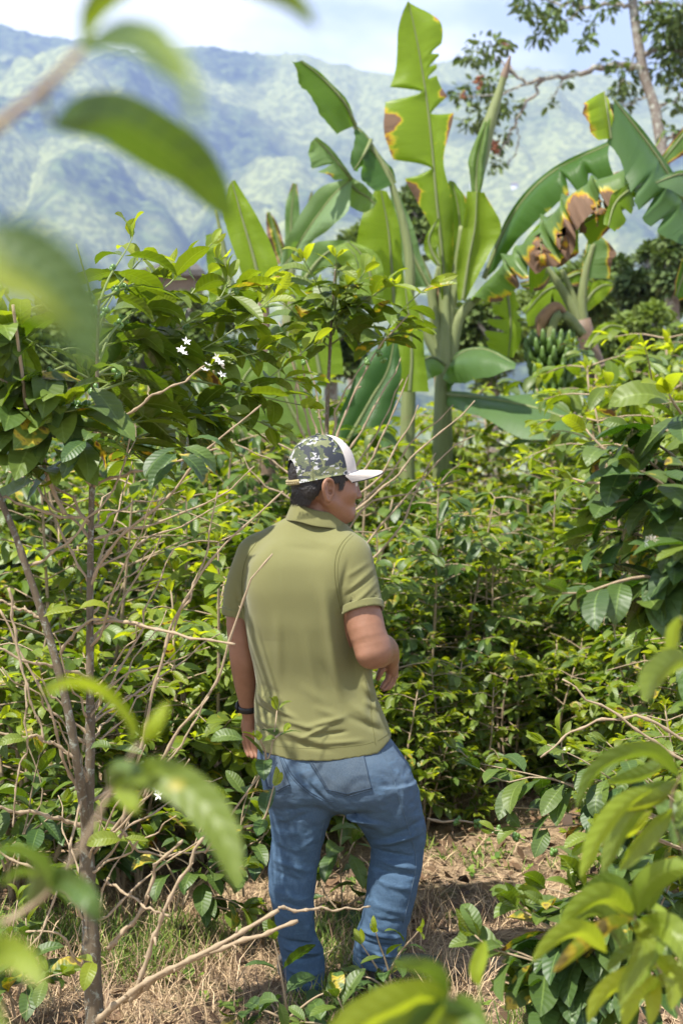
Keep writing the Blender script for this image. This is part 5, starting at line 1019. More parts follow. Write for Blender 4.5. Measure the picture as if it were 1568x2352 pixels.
for k in range(30):                                  # many thin dead twigs between the larger ones
    v0 = r.uniform(1150, 2150); sgn = 1 if r.random() < .68 else -1; ln_ = r.uniform(180, 420); a_ = r.uniform(.35, 1.35); d0 = D + r.uniform(-.05, .05); dz = r.uniform(-.35, .35); u0 = np.interp(v0, [1150, 1960, 2150], [209, 200, 206])
    b0 = (u0 + sgn * math.cos(a_) * ln_, v0 - math.sin(a_) * ln_, d0 + dz)
    if b0[0] > 600: continue
    g = Geo(); bare(g, [(u0, v0, D), (u0 + (b0[0] - u0) * .45, v0 + (b0[1] - v0) * .45 + r.normal(0, 12), d0 + dz * .5), b0], r.uniform(.0032, .0046), .0014, None, 9, .007, r=r); g.build('branch', MAT['twig'], t1, True, LT)
r = np.random.default_rng(42); Lv = Leaves(); sg_ = Geo(); be = []; 
TOP = [  # leafy shoots of the top, foot to tip: (line, pairs, leaf length, brightness)
    ([(222, 980, D), (280, 1010, D - .1), (330, 1050, D - .15)], 4, .13, .05), ([(222, 1000, D), (170, 1040, D - .1), (130, 1070, D - .2)], 4, .13, .1), ([(100, 700, D - .1), (60, 720, D - .2), (20, 800, D - .3)], 5, .13, .3), ([(150, 840, D - .1), (110, 860, D - .2), (70, 900, D - .25)], 4, .13, .1), ([(224, 860, D), (290, 860, D - .2), (350, 880, D - .3)], 5, .13, .1),
    ([(330, 800, D), (400, 810, D), (470, 820, D)], 5, .12, .35), ([(400, 960, D), (450, 990, D), (490, 1010, D)], 4, .12, .1), ([(222, 920, D), (180, 940, D - .25), (120, 950, D - .35)], 4, .13, .15), ([(300, 720, D), (350, 690, D), (380, 640, D)], 5, .12, .55), ([(224, 740, D), (200, 700, D - .2), (160, 690, D - .3)], 4, .13, .3), ([(60, 880, D - .2), (30, 920, D - .2), (-10, 960, D - .2)], 4, .13, .1), ([(40, 780, D - .2), (10, 820, D - .2), (-30, 840, D - .2)], 4, .13, .3),
    ([(300, 800, D), (420, 760, D), (540, 700, D), (600, 660, D)], 6, .12, .6), ([(350, 860, D), (480, 830, D), (600, 780, D), (660, 760, D)], 6, .12, .55), ([(400, 950, D), (520, 900, D), (620, 870, D), (700, 880, D)], 6, .12, .45), ([(330, 1000, D), (440, 980, D), (560, 960, D), (640, 990, D)], 5, .12, .25), ([(450, 740, D), (520, 720, D), (580, 740, D)], 4, .12, .5), ([(480, 800, D), (540, 790, D), (600, 830, D)], 4, .12, .4), ([(380, 900, D), (430, 930, D), (480, 960, D)], 4, .12, .2), ([(520, 660, D), (580, 640, D), (620, 650, D)], 4, .11, .9),
    ([(250, 1000, D), (330, 1060, D), (380, 1120, D)], 4, .12, .2), ([(222, 960, D), (160, 930, D - .1), (90, 950, D - .2)], 5, .13, .4), ([(224, 820, D), (170, 800, D), (120, 810, D)], 4, .13, .5), ([(420, 700, D), (460, 650, D), (500, 600, D)], 4, .11, .9), ([(224, 720, D), (270, 660, D), (330, 590, D)], 4, .12, .9),
    ([(228, 700, D), (250, 640, D), (290, 575, D), (305, 545, D)], 4, .135, .55), ([(224, 760, D), (210, 680, D - .05), (190, 610, D - .1), (176, 560, D - .1)], 4, .115, .6), ([(224, 800, D), (300, 720, D - .1), (380, 660, D - .2), (440, 600, D - .25), (488, 560, D - .3)], 6, .125, .5),
    ([(224, 860, D), (330, 800, D - .1), (430, 740, D - .2), (500, 690, D - .3), (530, 640, D - .3)], 6, .125, .4), ([(224, 900, D), (360, 850, D - .1), (470, 800, D - .2), (560, 740, D - .3), (630, 680, D - .35)], 7, .125, .6), ([(222, 950, D), (330, 920, D - .1), (420, 870, D - .2), (510, 830, D - .3), (590, 810, D - .4)], 6, .125, .45),
    ([(222, 980, D), (380, 960, D - .1), (500, 930, D - .2), (600, 880, D - .3), (680, 820, D - .35), (720, 790, D - .38)], 8, .12, .6), ([(216, 1040, D), (330, 1000, D - .15), (430, 960, D - .25), (520, 950, D - .3)], 5, .13, .12), ([(214, 1080, D), (270, 1000, D - .2), (340, 950, D - .3), (400, 930, D - .35)], 4, .13, .1),
    ([(224, 820, D), (160, 760, D - .1), (100, 700, D - .15), (40, 640, D - .2)], 6, .13, .55), ([(224, 880, D), (150, 840, D - .1), (80, 790, D - .2), (10, 750, D - .3)], 6, .13, .35), ([(222, 940, D), (140, 910, D - .1), (60, 880, D - .2), (-20, 860, D - .25)], 5, .13, .3), ([(216, 1040, D), (150, 1000, D - .1), (80, 980, D - .2), (0, 980, D - .3)], 5, .14, .1),
    ([(226, 740, D), (330, 760, D + .1), (420, 750, D + .15), (500, 740, D + .2)], 6, .12, .25), ([(224, 800, D), (290, 780, D + .15), (350, 770, D + .2)], 4, .125, .15), ([(222, 900, D), (280, 870, D + .1), (370, 860, D + .2)], 4, .12, .15), ([(224, 780, D), (240, 720, D - .2), (260, 680, D - .3)], 4, .13, .25), ([(222, 920, D), (210, 880, D - .2), (200, 850, D - .3)], 3, .13, .2),
    ([(224, 840, D), (260, 760, D - .3), (330, 700, D - .4)], 5, .12, .3), ([(52, 860, 3.55), (20, 800, 3.5), (-20, 740, 3.4)], 4, .14, .4), ([(30, 700, 3.5), (10, 670, 3.5), (-10, 620, 3.5)], 3, .13, .6), ([(66, 960, 3.6), (20, 940, 3.5), (-30, 930, 3.5)], 4, .14, .2), ([(120, 1120, 3.7), (60, 1080, 3.6), (10, 1060, 3.55)], 4, .14, .15), ([(80, 1000, 3.6), (110, 960, 3.5), (150, 930, 3.4)], 4, .14, .2),
    ([(420, 870, D - .2), (480, 880, D - .2), (560, 900, D - .2), (640, 920, D - .2), (690, 930, D - .2)], 4, .11, .4), ([(222, 960, D), (250, 950, D - .3), (290, 960, D - .4)], 3, .13, .1), ([(228, 690, D), (330, 640, D + .15), (370, 610, D + .2)], 4, .12, .6), ([(224, 790, D), (150, 700, D + .1), (110, 650, D + .1)], 5, .12, .5), ([(500, 690, D - .3), (560, 660, D - .3), (600, 650, D - .3)], 3, .11, .8)]
for ln, npair, L_, br in TOP:
    ln = [(a[0], a[1], D + (a[2] - D) * .5 + .62 * min(1, max(0, (a[0] - 215) / 100)) + max(0, a[0] - 330) / 400 * .35) for a in ln]
    p = pts(ln); tube(sg_, resample(p, 14), np.linspace(.0042, .002, 14), 6, (r.random(), 0, 0))
    shoot_leaves(Lv, p, npair, L_ * 1.42, r, .12 + .34 * br, .3 + .75 * br, .22, .38, abs(unit(p[-1] - p[0])[2]) > .75, .08, keep=.93)
    if r.random() < .7:
        q = resample(p, 10)
        for k in (4,): be.append(q[k])
shoot_leaves(Lv, pts([(400, 1050, D - .1), (420, 1020, D - .2), (440, 1000, D - .25)]), 3, .13, r, .02, .1, .2, .9, blem=.8)
shoot_leaves(Lv, pts([(180, 1000, D - .1), (200, 1010, D - .2), (230, 1020, D - .25)]), 3, .13, r, .02, .1, .2, .9, blem=.3)
def shades(p):                                       # a leaf that would throw its shadow on his back is not there: his shirt is evenly lit
    q = np.asarray(p) - np.array(sd) * ((p[1] - 4.18) / sd[1]); return p[1] < 4.25 and -.42 < q[0] < .22 and .45 < q[2] < 1.52
keep_ = [i for i in range(len(Lv.p)) if not (shades(Lv.p[i]) or shades(Lv.p[i] + unit(Lv.a[i]) * Lv.l[i] * .8))]
for k in 'panlt': setattr(Lv, k, [getattr(Lv, k)[i] for i in keep_])
sg_.build('shoot', MAT['shoot'], t1, True, LT); g = Geo(); Lv.bake(g, L_HI, 5); g.build('foliage', MAT['coffee'], t1, True, LT)
for p in be: g = Geo(); berries(g, p, r, 6, .0072); g.build('berry_cluster', MAT['berry'], t1, True, LT)
for u, v in ((472, 845), (510, 835), (435, 800), (355, 1815)):
    p = P(u, v, D - .3)
    for k in range(3): g = Geo(); flower(g, p + r.normal(0, .012, 3), r); g.build('flower', MAT['flower'], t1, False, LT)
# stray leaves on the bare twigs low down
for u, v, d, y in ((180, 1400, D - .2, .9), (60, 1700, D - .2, .5), (640, 2300, D - .3, .1), (215, 2210, D - .1, .8), (280, 1930, D - .1, .7), (60, 1960, D - .2, .3), (260, 1720, D - .1, .2), (560, 1700, D - .3, .2)):
    Lv = Leaves()
    for k in range(2): ax = unit(np.array((r.normal(0, 1), r.normal(0, .6), -.2))); Lv.add(P(u, v, d), ax, unit(np.array((0, -.5, 1.)) + r.normal(0, .2, 3)), .085 * r.uniform(.8, 1.2), y, 0)
    g = Geo(); Lv.bake(g, L_HI, 6); g.build('leaf_pair', MAT['coffee'], t1, True, LT)
# ---- shrub at the right with dark glossy leaves reaching in from the frame edge
D = 3.15; t2 = coffee(1640, 2300, D, 'coffee shrub reaching in from the right edge with large dark glossy leaves and yellow tips'); LT = t2.location
g = Geo(); q = resample(pts([(1660, 2420), (1640, 2000), (1625, 1600), (1610, 1200), (1580, 960)], D), 40); tube(g, q, np.linspace(.016, .006, 40), 8); g.build('trunk', MAT['bark'], t2, True, LT)
r = np.random.default_rng(77); Lv = Leaves(); sg_ = Geo()
for ln, npair, L_, br in (
    ([(1605, 1180), (1560, 1120), (1500, 1060), (1430, 1020), (1380, 1030)], 6, .125, .45), ([(1590, 1000), (1560, 960), (1530, 930), (1510, 910)], 4, .13, 1.1), ([(1480, 1080), (1400, 1040), (1360, 1000), (1350, 985)], 3, .11, 1.1), ([(1470, 1110), (1370, 1110), (1330, 1100)], 3, .11, .8), ([(1560, 1000), (1500, 980), (1450, 985)], 4, .13, .15), ([(1600, 1300), (1530, 1330), (1480, 1380)], 4, .14, .1), ([(1610, 1250), (1550, 1190), (1480, 1150), (1420, 1150), (1360, 1170)], 6, .125, .1), ([(1600, 1120), (1570, 1060), (1530, 1020), (1480, 1000)], 5, .13, .2),
    ([(1620, 1320), (1560, 1280), (1500, 1240), (1430, 1220), (1370, 1240)], 6, .125, .3), ([(1620, 1400), (1550, 1350), (1480, 1320), (1400, 1330), (1330, 1350), (1270, 1350)], 7, .13, .15), ([(1620, 1300), (1590, 1260), (1540, 1230)], 4, .13, .5), ([(1620, 1420), (1580, 1390), (1540, 1360)], 4, .14, .1), ([(1600, 1080), (1590, 1040), (1580, 990)], 4, .14, .4),
    ([(1610, 1220), (1600, 1180), (1560, 1090)], 5, .14, .1), ([(1625, 1500), (1600, 1480), (1560, 1450)], 3, .12, .8), ([(1600, 1150), (1540, 1130), (1470, 1090), (1440, 1080)], 5, .13, .1), ([(1620, 1360), (1570, 1310), (1520, 1290)], 5, .135, .1)):
    p = pts(ln, D) + np.array((0, 1, 0)) * np.linspace(0, r.uniform(-.3, .2), len(ln))[:, None]; tube(sg_, resample(p, 12), np.linspace(.005, .002, 12), 6)
    shoot_leaves(Lv, p, npair, L_ * 1.15, r, .02 + .06 * br, .05 + .75 * br, .2, .75, False, .10)
sg_.build('branch', MAT['twig'], t2, True, LT); g = Geo(); Lv.bake(g, L_HI, 8, 1.12); g.build('foliage', MAT['coffee'], t2, True, LT)
for k in range(3): g = Geo(); flower(g, P(1492, 1252, D - .2) + r.normal(0, .01, 3), r); g.build('flower', MAT['flower'], t2, False, LT)
# ---- the shrub right behind him: a leafy head on a fan of bare twigs
D = 6.0; t3 = coffee(750, 1700, D, 'coffee shrub behind the cap with a round leafy head above a fan of bare twigs'); LT = t3.location; r = np.random.default_rng(31)
g = Geo(); q = resample(pts([(748, 1850), (752, 1500), (750, 1200), (750, 1000), (754, 880), (760, 760), (768, 640), (772, 610)], D), 60); tube(g, q, np.linspace(.02, .004, 60) * (1 + .2 * (np.arange(60) % 6 == 2)), 9); g.build('trunk', MAT['bark'], t3, True, LT)
for ln in ([(748, 1120), (700, 960), (664, 800), (640, 740)], [(750, 1100), (716, 960), (700, 880), (690, 780)], [(752, 1080), (790, 960), (830, 880), (870, 800), (940, 720)], [(752, 1120), (820, 1000), (880, 900), (920, 822)], [(755, 1160), (850, 1020), (925, 870)], [(756, 1180), (860, 1040), (938, 860)], [(760, 1190), (880, 1080), (950, 950), (960, 930)],
           [(760, 1210), (880, 1120), (1000, 1000), (1090, 920)], [(765, 1230), (900, 1080), (940, 1020), (1040, 930)], [(748, 1150), (700, 1060), (640, 1020), (600, 1000)], [(746, 1180), (660, 1080), (590, 1040), (540, 1020)], [(752, 1060), (770, 960), (790, 900), (840, 830)], [(750, 1100), (735, 980), (728, 900), (700, 820)], [(748, 1060), (690, 990), (680, 900), (676, 830)],
           [(775, 1300), (840, 1160), (960, 1130), (1060, 1100)], [(775, 1330), (900, 1180), (1010, 1060), (1090, 1000)], [(770, 1350), (900, 1240), (960, 1120), (1000, 1040)], [(740, 1240), (660, 1140), (600, 1110), (560, 1050)]):
    g = Geo(); bare(g, ln, .0064, .0028, D + r.uniform(-.25, .25), 10, .005, r=r); g.build('branch', MAT['twig'], t3, True, LT)
Lv = Leaves(); sg_ = Geo()
for ln, npair, L_, br in (
    ([(768, 720), (772, 650), (772, 605)], 5, .10, 1.), ([(765, 740), (730, 660), (700, 610)], 5, .11, .9), ([(765, 740), (710, 680), (665, 640)], 6, .11, .9), ([(766, 740), (810, 670), (840, 620)], 5, .11, .9), ([(765, 760), (830, 700), (880, 670), (900, 660)], 6, .11, .75), ([(762, 780), (700, 740), (650, 700), (600, 690)], 6, .12, .6), ([(870, 800), (900, 740), (950, 690), (985, 665)], 5, .115, .75),
    ([(762, 790), (820, 750), (880, 730), (920, 740)], 6, .12, .4), ([(860, 790), (900, 770), (940, 740), (960, 745)], 4, .11, .2), ([(760, 800), (720, 770), (690, 780)], 4, .115, .2), ([(764, 760), (750, 690), (740, 650)], 5, .11, .6), ([(764, 770), (790, 700), (800, 660)], 5, .11, .5), ([(690, 800), (660, 780), (620, 770)], 4, .12, .4), ([(766, 760), (770, 720), (774, 690)], 5, .11, .4)):
    p = pts(ln, D) + np.array((0, 1, 0)) * np.linspace(0, r.uniform(-.3, .3), len(ln))[:, None]; tube(sg_, resample(p, 10), np.linspace(.004, .002, 10), 5)
    shoot_leaves(Lv, p, npair, L_ * 1.5, r, .30, .3 + .75 * br, .15, .35, abs(unit(p[-1] - p[0])[2]) > .8, .08)
sg_.build('shoot', MAT['shoot'], t3, True, LT); g = Geo(); Lv.bake(g, L_HI, 9); g.build('foliage', MAT['coffee'], t3, True, LT)
for u, v in ((690, 790), (700, 830), (870, 810), (880, 830), (650, 760), (845, 830)): g = Geo(); berries(g, P(u, v, D - .1), r, 7, .008); g.build('berry_cluster', MAT['berry'], t3, True, LT)
# ---- low sprigs round his legs
def sprig(label, shoots, d, mat='coffee', seed=0, droop=.35, tm=None, name='coffee_seedling', blem=.08, ws=1.05, rep_=1):
    u, v = shoots[0][0][0][:2]; t = coffee(u, v, d, label, name); LT = t.location; r = np.random.default_rng(seed); Lv = Leaves(); sg_ = Geo()
    for k_, (ln, npair, L_, br) in enumerate(shoots * rep_):
        if k_ >= len(shoots): ln = [(a[0] + r.normal(0, 22), a[1] + r.normal(0, 22)) for a in ln]
        p = pts(ln, d) + np.array((0, 1, 0)) * np.linspace(0, r.uniform(-.06, .06), len(ln))[:, None]; tube(sg_, resample(p, 12), np.linspace(.0042, .0018, 12), 6, (r.random(), 0, 0))
        shoot_leaves(Lv, p, npair, L_ * 1.18, r, .03 + .12 * br, .1 + .85 * br, .25, droop, abs(unit(p[-1] - p[0])[2]) > .75, blem)
    sg_.build('stem', MAT['twig'], t, True, LT); g = Geo(); Lv.bake(g, tm or L_HI, seed, ws); g.build('foliage', MAT[mat], t, True, LT); return t
sprig('young coffee sprig in front of his left hip with a bare twig', [([(470, 1960), (540, 1860), (610, 1760), (628, 1690), (634, 1640)], 2, .075, .6), ([(612, 1760), (610, 1720), (600, 1690)], 2, .085, .6), ([(626, 1700), (640, 1690), (650, 1685)], 1, .07, .8), ([(560, 1900), (605, 1880), (630, 1800)], 1, .09, .5)], 3.9, seed=101)
sprig('bright coffee seedling beside his right ankle', [([(905, 2300), (890, 2220), (870, 2160), (862, 2130)], 3, .07, 1.), ([(890, 2240), (920, 2180), (950, 2140), (958, 2125)], 3, .065, .9), ([(900, 2280), (860, 2220), (830, 2180)], 2, .075, .7), ([(905, 2290), (860, 2260), (830, 2260)], 2, .09, .15)], 4.0, seed=102)
sprig('dark broad-leaved coffee seedling in front of his left shoe', [([(660, 2330), (650, 2260), (640, 2200), (630, 2150)], 3, .10, .25), ([(660, 2340), (720, 2290), (760, 2270), (800, 2260)], 3, .09, .1), ([(650, 2340), (600, 2320), (540, 2330)], 3, .10, .3)], 3.95, seed=103, blem=.2)
sprig('leafy coffee seedling standing between his legs', [([(790, 2150), (785, 2060), (780, 1960), (790, 1880)], 4, .13, .4), ([(785, 2100), (750, 2060), (730, 2020)], 3, .12, .3), ([(788, 2090), (820, 2060), (845, 2040)], 3, .12, .25), ([(785, 2000), (810, 1940), (840, 1900)], 3, .11, .4), ([(785, 1980), (750, 1920), (740, 1880)], 3, .12, .2)], 5.0, seed=104, droop=.8)
sprig('low coffee shrub with dark drooping leaves at the lower right of the path', [([(1440, 2290), (1350, 2190), (1260, 2130), (1190, 2090)], 5, .13, .15), ([(1440, 2270), (1360, 2140), (1290, 2080), (1240, 2060)], 5, .125, .2), ([(1430, 2300), (1330, 2250), (1230, 2210), (1130, 2180), (1090, 2150)], 6, .125, .2), ([(1450, 2250), (1380, 2100), (1360, 2040), (1330, 2010)], 5, .13, .25), ([(1460, 2250), (1440, 2100), (1430, 2020)], 5, .13, .2), ([(1430, 2310), (1300, 2300), (1190, 2260)], 5, .125, .1),
      ([(1470, 2260), (1500, 2120), (1530, 2020)], 5, .13, .2), ([(1480, 2280), (1540, 2180), (1570, 2120)], 5, .13, .1), ([(1440, 2300), (1380, 2240), (1340, 2200)], 4, .13, .1), ([(1460, 2320), (1420, 2220), (1400, 2140)], 5, .13, .2), ([(1450, 2200), (1420, 2000), (1400, 1940), (1390, 1900)], 4, .11, .5)], 3.3, seed=105, droop=.7, name='coffee_shrub', blem=.1, rep_=2)
sprig('coffee branch with large dark hanging leaves above the sunlit straw', [([(1560, 1900), (1400, 1830), (1250, 1790), (1150, 1770), (1090, 1760)], 7, .125, .15), ([(1560, 1890), (1420, 1800), (1330, 1740), (1240, 1700)], 6, .115, .55), ([(1560, 1950), (1400, 1890), (1260, 1860), (1140, 1850)], 4, .11, .3), ([(1560, 1850), (1450, 1760), (1380, 1720)], 4, .11, .5)], 4.6, seed=106, droop=.9, name='coffee_shrub', rep_=2)
g = Geo(); bt = tag(empty('coffee_branch', P(1570, 1690, 4.4)), 'bare coffee branch arching in from the right edge above the dark leaves', 'branch')
for ln in ([(1640, 1740), (1500, 1655), (1400, 1650), (1330, 1680), (1240, 1740)], [(1640, 1800), (1500, 1700), (1380, 1620), (1290, 1560)]): bare(g, ln, .007, .003, 4.4, 12, .006); g.build('twig', MAT['twig'], bt, True, bt.location); g = Geo()
g = Geo(); r = np.random.default_rng(8); bb = tag(empty('coffee_branch', P(1150, 1930, 5.2)), 'low trailing coffee twig strung with clusters of green berries over the straw', 'branch')
q = bare(g, [(980, 1880), (1080, 1890), (1200, 1930), (1330, 1975), (1370, 1960)], .005, .0025, 5.2, 12, .004); g.build('twig', MAT['twig'], bb, True, bb.location)
for k in range(6, 34, 4): g = Geo(); berries(g, q[k], r, 9, .0085); g.build('berry_cluster', MAT['berry'], bb, True, bb.location)
sprig('low coffee sprig with broad leaves behind the left trunk near the ground', [([(420, 2080), (440, 1980), (470, 1900), (500, 1850)], 4, .11, .5), ([(425, 2060), (380, 1980), (350, 1930)], 3, .11, .3), ([(430, 2050), (500, 2000), (560, 1980)], 4, .11, .4), ([(425, 2060), (520, 2060), (570, 2080)], 3, .10, .5)], 4.7, seed=107, droop=.6, rep_=2)
sprig('coffee sprig with long hanging leaves left of his knees', [([(560, 2060), (550, 1950), (560, 1850), (590, 1780)], 5, .12, .4), ([(560, 2000), (510, 1920), (480, 1880)], 3, .12, .3), ([(560, 1980), (600, 1930), (610, 1900)], 3, .11, .6)], 4.9, seed=108, droop=.7, rep_=2)
sprig('small dark coffee seedling at the bottom edge left of the blurred leaves', [([(800, 2400), (790, 2330), (770, 2280)], 3, .09, .15), ([(800, 2390), (740, 2350), (690, 2340)], 3, .09, .2), ([(800, 2400), (840, 2340), (850, 2310)], 2, .09, .1)], 3.8, seed=109, blem=.2)
sprig('coffee sprig at the lower left edge behind the blurred leaves', [([(40, 2300), (60, 2200), (50, 2120)], 4, .10, .5), ([(40, 2290), (110, 2240), (150, 2220)], 3, .10, .4), ([(40, 2310), (-10, 2240), (-40, 2200)], 3, .10, .6)], 4.0, seed=110, rep_=2)
sprig('leafy coffee sprig with bright tips at the left edge in front of the thicket', [([(20, 2000), (60, 1900), (80, 1800), (100, 1720)], 5, .12, .6), ([(20, 1980), (-20, 1880), (-40, 1800)], 4, .12, .4), ([(30, 1940), (110, 1880), (150, 1840)], 4, .11, .5)], 4.6, seed=111, rep_=2)
# ---- the thicket: shrubs of eight builds, set out in rough rows
protos = []
KIND = [(1.75, 4, .15, .25, .5, .22, .95), (1.6, 5, .145, .15, .55, .16, .9), (1.5, 4, .14, .45, .5, .25, 1.), (1.85, 4, .155, .3, .5, .10, .75), (1.3, 5, .145, .1, .5, .22, 1.), (1.55, 5, .12, .6, .55, .3, 1.), (1.7, 5, .13, .2, .6, .18, .95), (1.2, 4, .135, .2, .5, .15, .9)]
for i, (H_, ns_, ln_, ba_, rad_, y0_, y1_) in enumerate(KIND):
    st, fo, be = shrub_geo(200 + i, H_, ns_, ln_, ba_, .92, rad_, y0_, y1_)
    t = empty('coffee_shrub'); st.build('stem', MAT['twig'], t); fo.build('foliage', MAT['coffee_mid'], t)
    for b_ in be: b_.build('berry_cluster', MAT['berry'], t)
    protos.append(t)
used = set()
def put(i, x, y, s=1., rot=0., label=None):
    t = protos[i]
    if i in used: t = copy_tree(t)
    used.add(i); t.location = (x, y, float(gz(x, y)) - .02); t.rotation_euler = (0, 0, rot); t.scale = (s, s, s)
    tag(t, label or 'leafy coffee shrub in the dense thicket behind the man', 'coffee shrub', 'coffee shrubs of the thicket'); return t
r = np.random.default_rng(12)
PX = lambda u, d: (u - UC) / F * d
for u, d, s, k in (  # front row, left of and behind the man, then right of the path
    (60, 5.2, .85, 4), (300, 5.3, .8, 7), (480, 5.6, .85, 1), (620, 5.9, .85, 4), (150, 6.2, .95, 6), (400, 6.5, .95, 0), (-80, 6.0, .9, 2), (560, 7.0, .9, 2), (720, 7.0, .85, 5), (860, 6.9, .85, 1), (960, 7.4, .85, 6), (1090, 7.6, .8, 5),
    (700, 6.0, .62, 7), (880, 6.3, .6, 4), (1000, 6.9, .62, 7), (1150, 7.6, .7, 4), (1290, 7.6, .62, 7), (1420, 7.0, .75, 1), (1540, 6.2, .8, 4), (1660, 5.6, .95, 0), (1250, 8.3, .85, 6), (1390, 8.2, .85, 1), (1520, 7.6, .95, 3), (1650, 7.2, 1.0, 2),
    (1480, 5.6, .55, 7), (1580, 5.0, .6, 4), (1040, 6.5, .60, 4), (1170, 7.0, .62, 7), (1300, 7.1, .58, 4), (960, 6.2, .5, 7)):
    put(k, PX(u, d), d, s * r.uniform(.95, 1.05), r.uniform(0, 6.28))
for row, (d, u0, u1, n_, s) in enumerate(((8.4, -200, 1000, 7, 1.04), (9.6, -200, 1750, 11, 1.12), (10.6, -150, 1700, 11, 1.2), (12.0, -150, 1750, 12, 1.28), (13.8, -150, 1750, 12, 1.42))):
    for k in range(n_):
        u = u0 + (u1 - u0) * (k + .5) / n_ + r.normal(0, 25); dd = d + r.normal(0, .25)
        put(int(r.integers(0, 8)), PX(u, dd), dd, (s if not (900 < u < 1450 and d < 12.5) else s * .80) * r.uniform(.88, 1.1), r.uniform(0, 6.28))
for u, d, s, k in ((1500, 8.8, 1.35, 3), (1600, 9.2, 1.5, 0), (1420, 10.6, 1.35, 6), (1560, 11.5, 1.6, 3), (1470, 13, 1.5, 1), (1350, 13.5, 1.3, 2), (1600, 7.4, 1.2, 6)): put(k, PX(u, d), d, s, r.uniform(0, 6.28), 'tall bright coffee shrub on the right below the dark trees')
# ============================================================ trees beyond, hut, and the blurred twigs close to the lens
D = 22.; r = np.random.default_rng(66); tp = P(1545, 1100, D); tp[2] = float(gz(tp[0], tp[1]))
tt_ = tag(empty('shade_tree', tp), 'tall thin shade tree at the upper right with lichen-grey trunk and sparse leaf tufts', 'tree')
MAT['greybark'] = bark('grey lichened bark', (.10, .085, .07), (.30, .25, .21), (.42, .44, .38), .5, .25)
g = Geo(); q = resample(pts([(1550, 1200), (1540, 600), (1528, 420), (1505, 260), (1480, 180), (1465, 100), (1452, 0), (1440, -150), (1435, -300)], D), 60)
tube(g, q, np.linspace(.13, .055, 60) * (1 + .1 * (vnoise(np.arange(60) * .6, np.zeros(60), 3) - .5)), 10); g.build('trunk', MAT['greybark'], tt_, True, tp)
for ln, a, b in (([(1478, 150), (1430, 150), (1390, 152), (1330, 165), (1290, 178), (1250, 182), (1210, 188), (1180, 172), (1170, 150)], .06, .02), ([(1250, 182), (1215, 225), (1185, 280), (1160, 330), (1140, 360)], .03, .01), ([(1185, 280), (1190, 330), (1170, 380)], .012, .006), ([(1215, 188), (1150, 215), (1100, 220), (1050, 215)], .02, .008), ([(1180, 172), (1130, 130), (1090, 120)], .02, .008),
                 ([(1480, 125), (1530, 110), (1600, 130)], .05, .03), ([(1455, 20), (1400, 8), (1340, 15), (1290, 10), (1230, -10)], .04, .015), ([(1456, 18), (1510, 5), (1590, 24)], .04, .025), ([(1500, 255), (1530, 235), (1568, 215)], .03, .012), ([(1340, 15), (1300, 50), (1260, 80)], .015, .006), ([(1440, -90), (1330, -60), (1240, 0)], .04, .012), ([(1470, 110), (1440, 160), (1420, 200)], .018, .008), ([(1290, 178), (1280, 205), (1262, 230)], .012, .005), ([(1490, 220), (1440, 240), (1410, 235)], .015, .006), ([(1515, 330), (1548, 310), (1580, 290)], .03, .015)):
    g = Geo(); q = resample(pts(ln, D), 24); q[1:-1] += r.normal(0, .025, (22, 3)); tube(g, q, np.linspace(a, b, 24), 7); g.build('limb', MAT['greybark'], tt_, True, tp)
Lv = Leaves()
for u, v, rr, k in ((1120, 112, 45, 60), (1160, 104, 16, 16), (1085, 125, 32, 30), (1095, 205, 38, 45), (1062, 215, 22, 16), (1130, 190, 36, 45), (1148, 245, 34, 36), (1112, 262, 36, 40), (1078, 280, 26, 22), (1180, 245, 26, 22), (1145, 332, 20, 18), (1128, 372, 28, 30), (1070, 235, 14, 10), (1156, 310, 20, 16), (1210, 22, 30, 30), (1262, 72, 32, 36), (1244, 24, 36, 40), (1300, 12, 34, 34), (1342, 98, 18, 16), (1275, 46, 28, 26), (1350, 58, 22, 18), (1390, 18, 28, 26), (1235, 90, 24, 20),
                    (1432, 178, 34, 40), (1418, 145, 28, 26), (1450, 200, 34, 34), (1402, 232, 22, 18), (1432, 250, 22, 18), (1535, 62, 60, 150), (1555, 132, 45, 100), (1566, 24, 50, 120), (1518, 158, 40, 60), (1500, 28, 36, 40), (1560, 188, 34, 50), (1590, 90, 60, 160), (1535, 300, 18, 14), (1305, 182, 14, 10), (1262, 238, 12, 10), (1420, 205, 20, 16), (1330, -10, 40, 40), (1420, -30, 40, 40), (1200, -20, 40, 40), (1560, 240, 24, 24)):
    c = P(u, v, D + r.normal(0, .35)); R_ = rr / F * D
    for i in range(int(k * 1.25)):
        o = r.normal(0, 1, 3); o = o / np.linalg.norm(o) * r.random() ** .4; o[2] *= .75
        p = c + o * R_; Lv.add(p, unit(o + np.array((0, 0, -.55)) + r.normal(0, .3, 3)), unit(np.array((0, 0, 1.)) + r.normal(0, .5, 3)), r.uniform(.10, .19), np.clip(r.normal(.3, .25), 0, 1), .6 if r.random() < .06 else 0)
g = Geo(); Lv.bake(g, L_LO, 3); g.build('crown', MAT['treeleaf'], tt_, True, tp)
MAT['dryflower'] = plain('dry rust flower head', (.24, .10, .06), .9, .1, .4, 20)
for u, v in ((1150, 100), (1165, 106), (1062, 220), (1096, 196), (1100, 180), (1135, 330), (1140, 345)):
    g = Geo(); c = P(u, v, D)
    for k in range(9): ball(g, c + r.normal(0, .03, 3), .03 * r.uniform(.6, 1.1), 7, 5)
    g.build('dry_flower', MAT['dryflower'], tt_, True, tp)
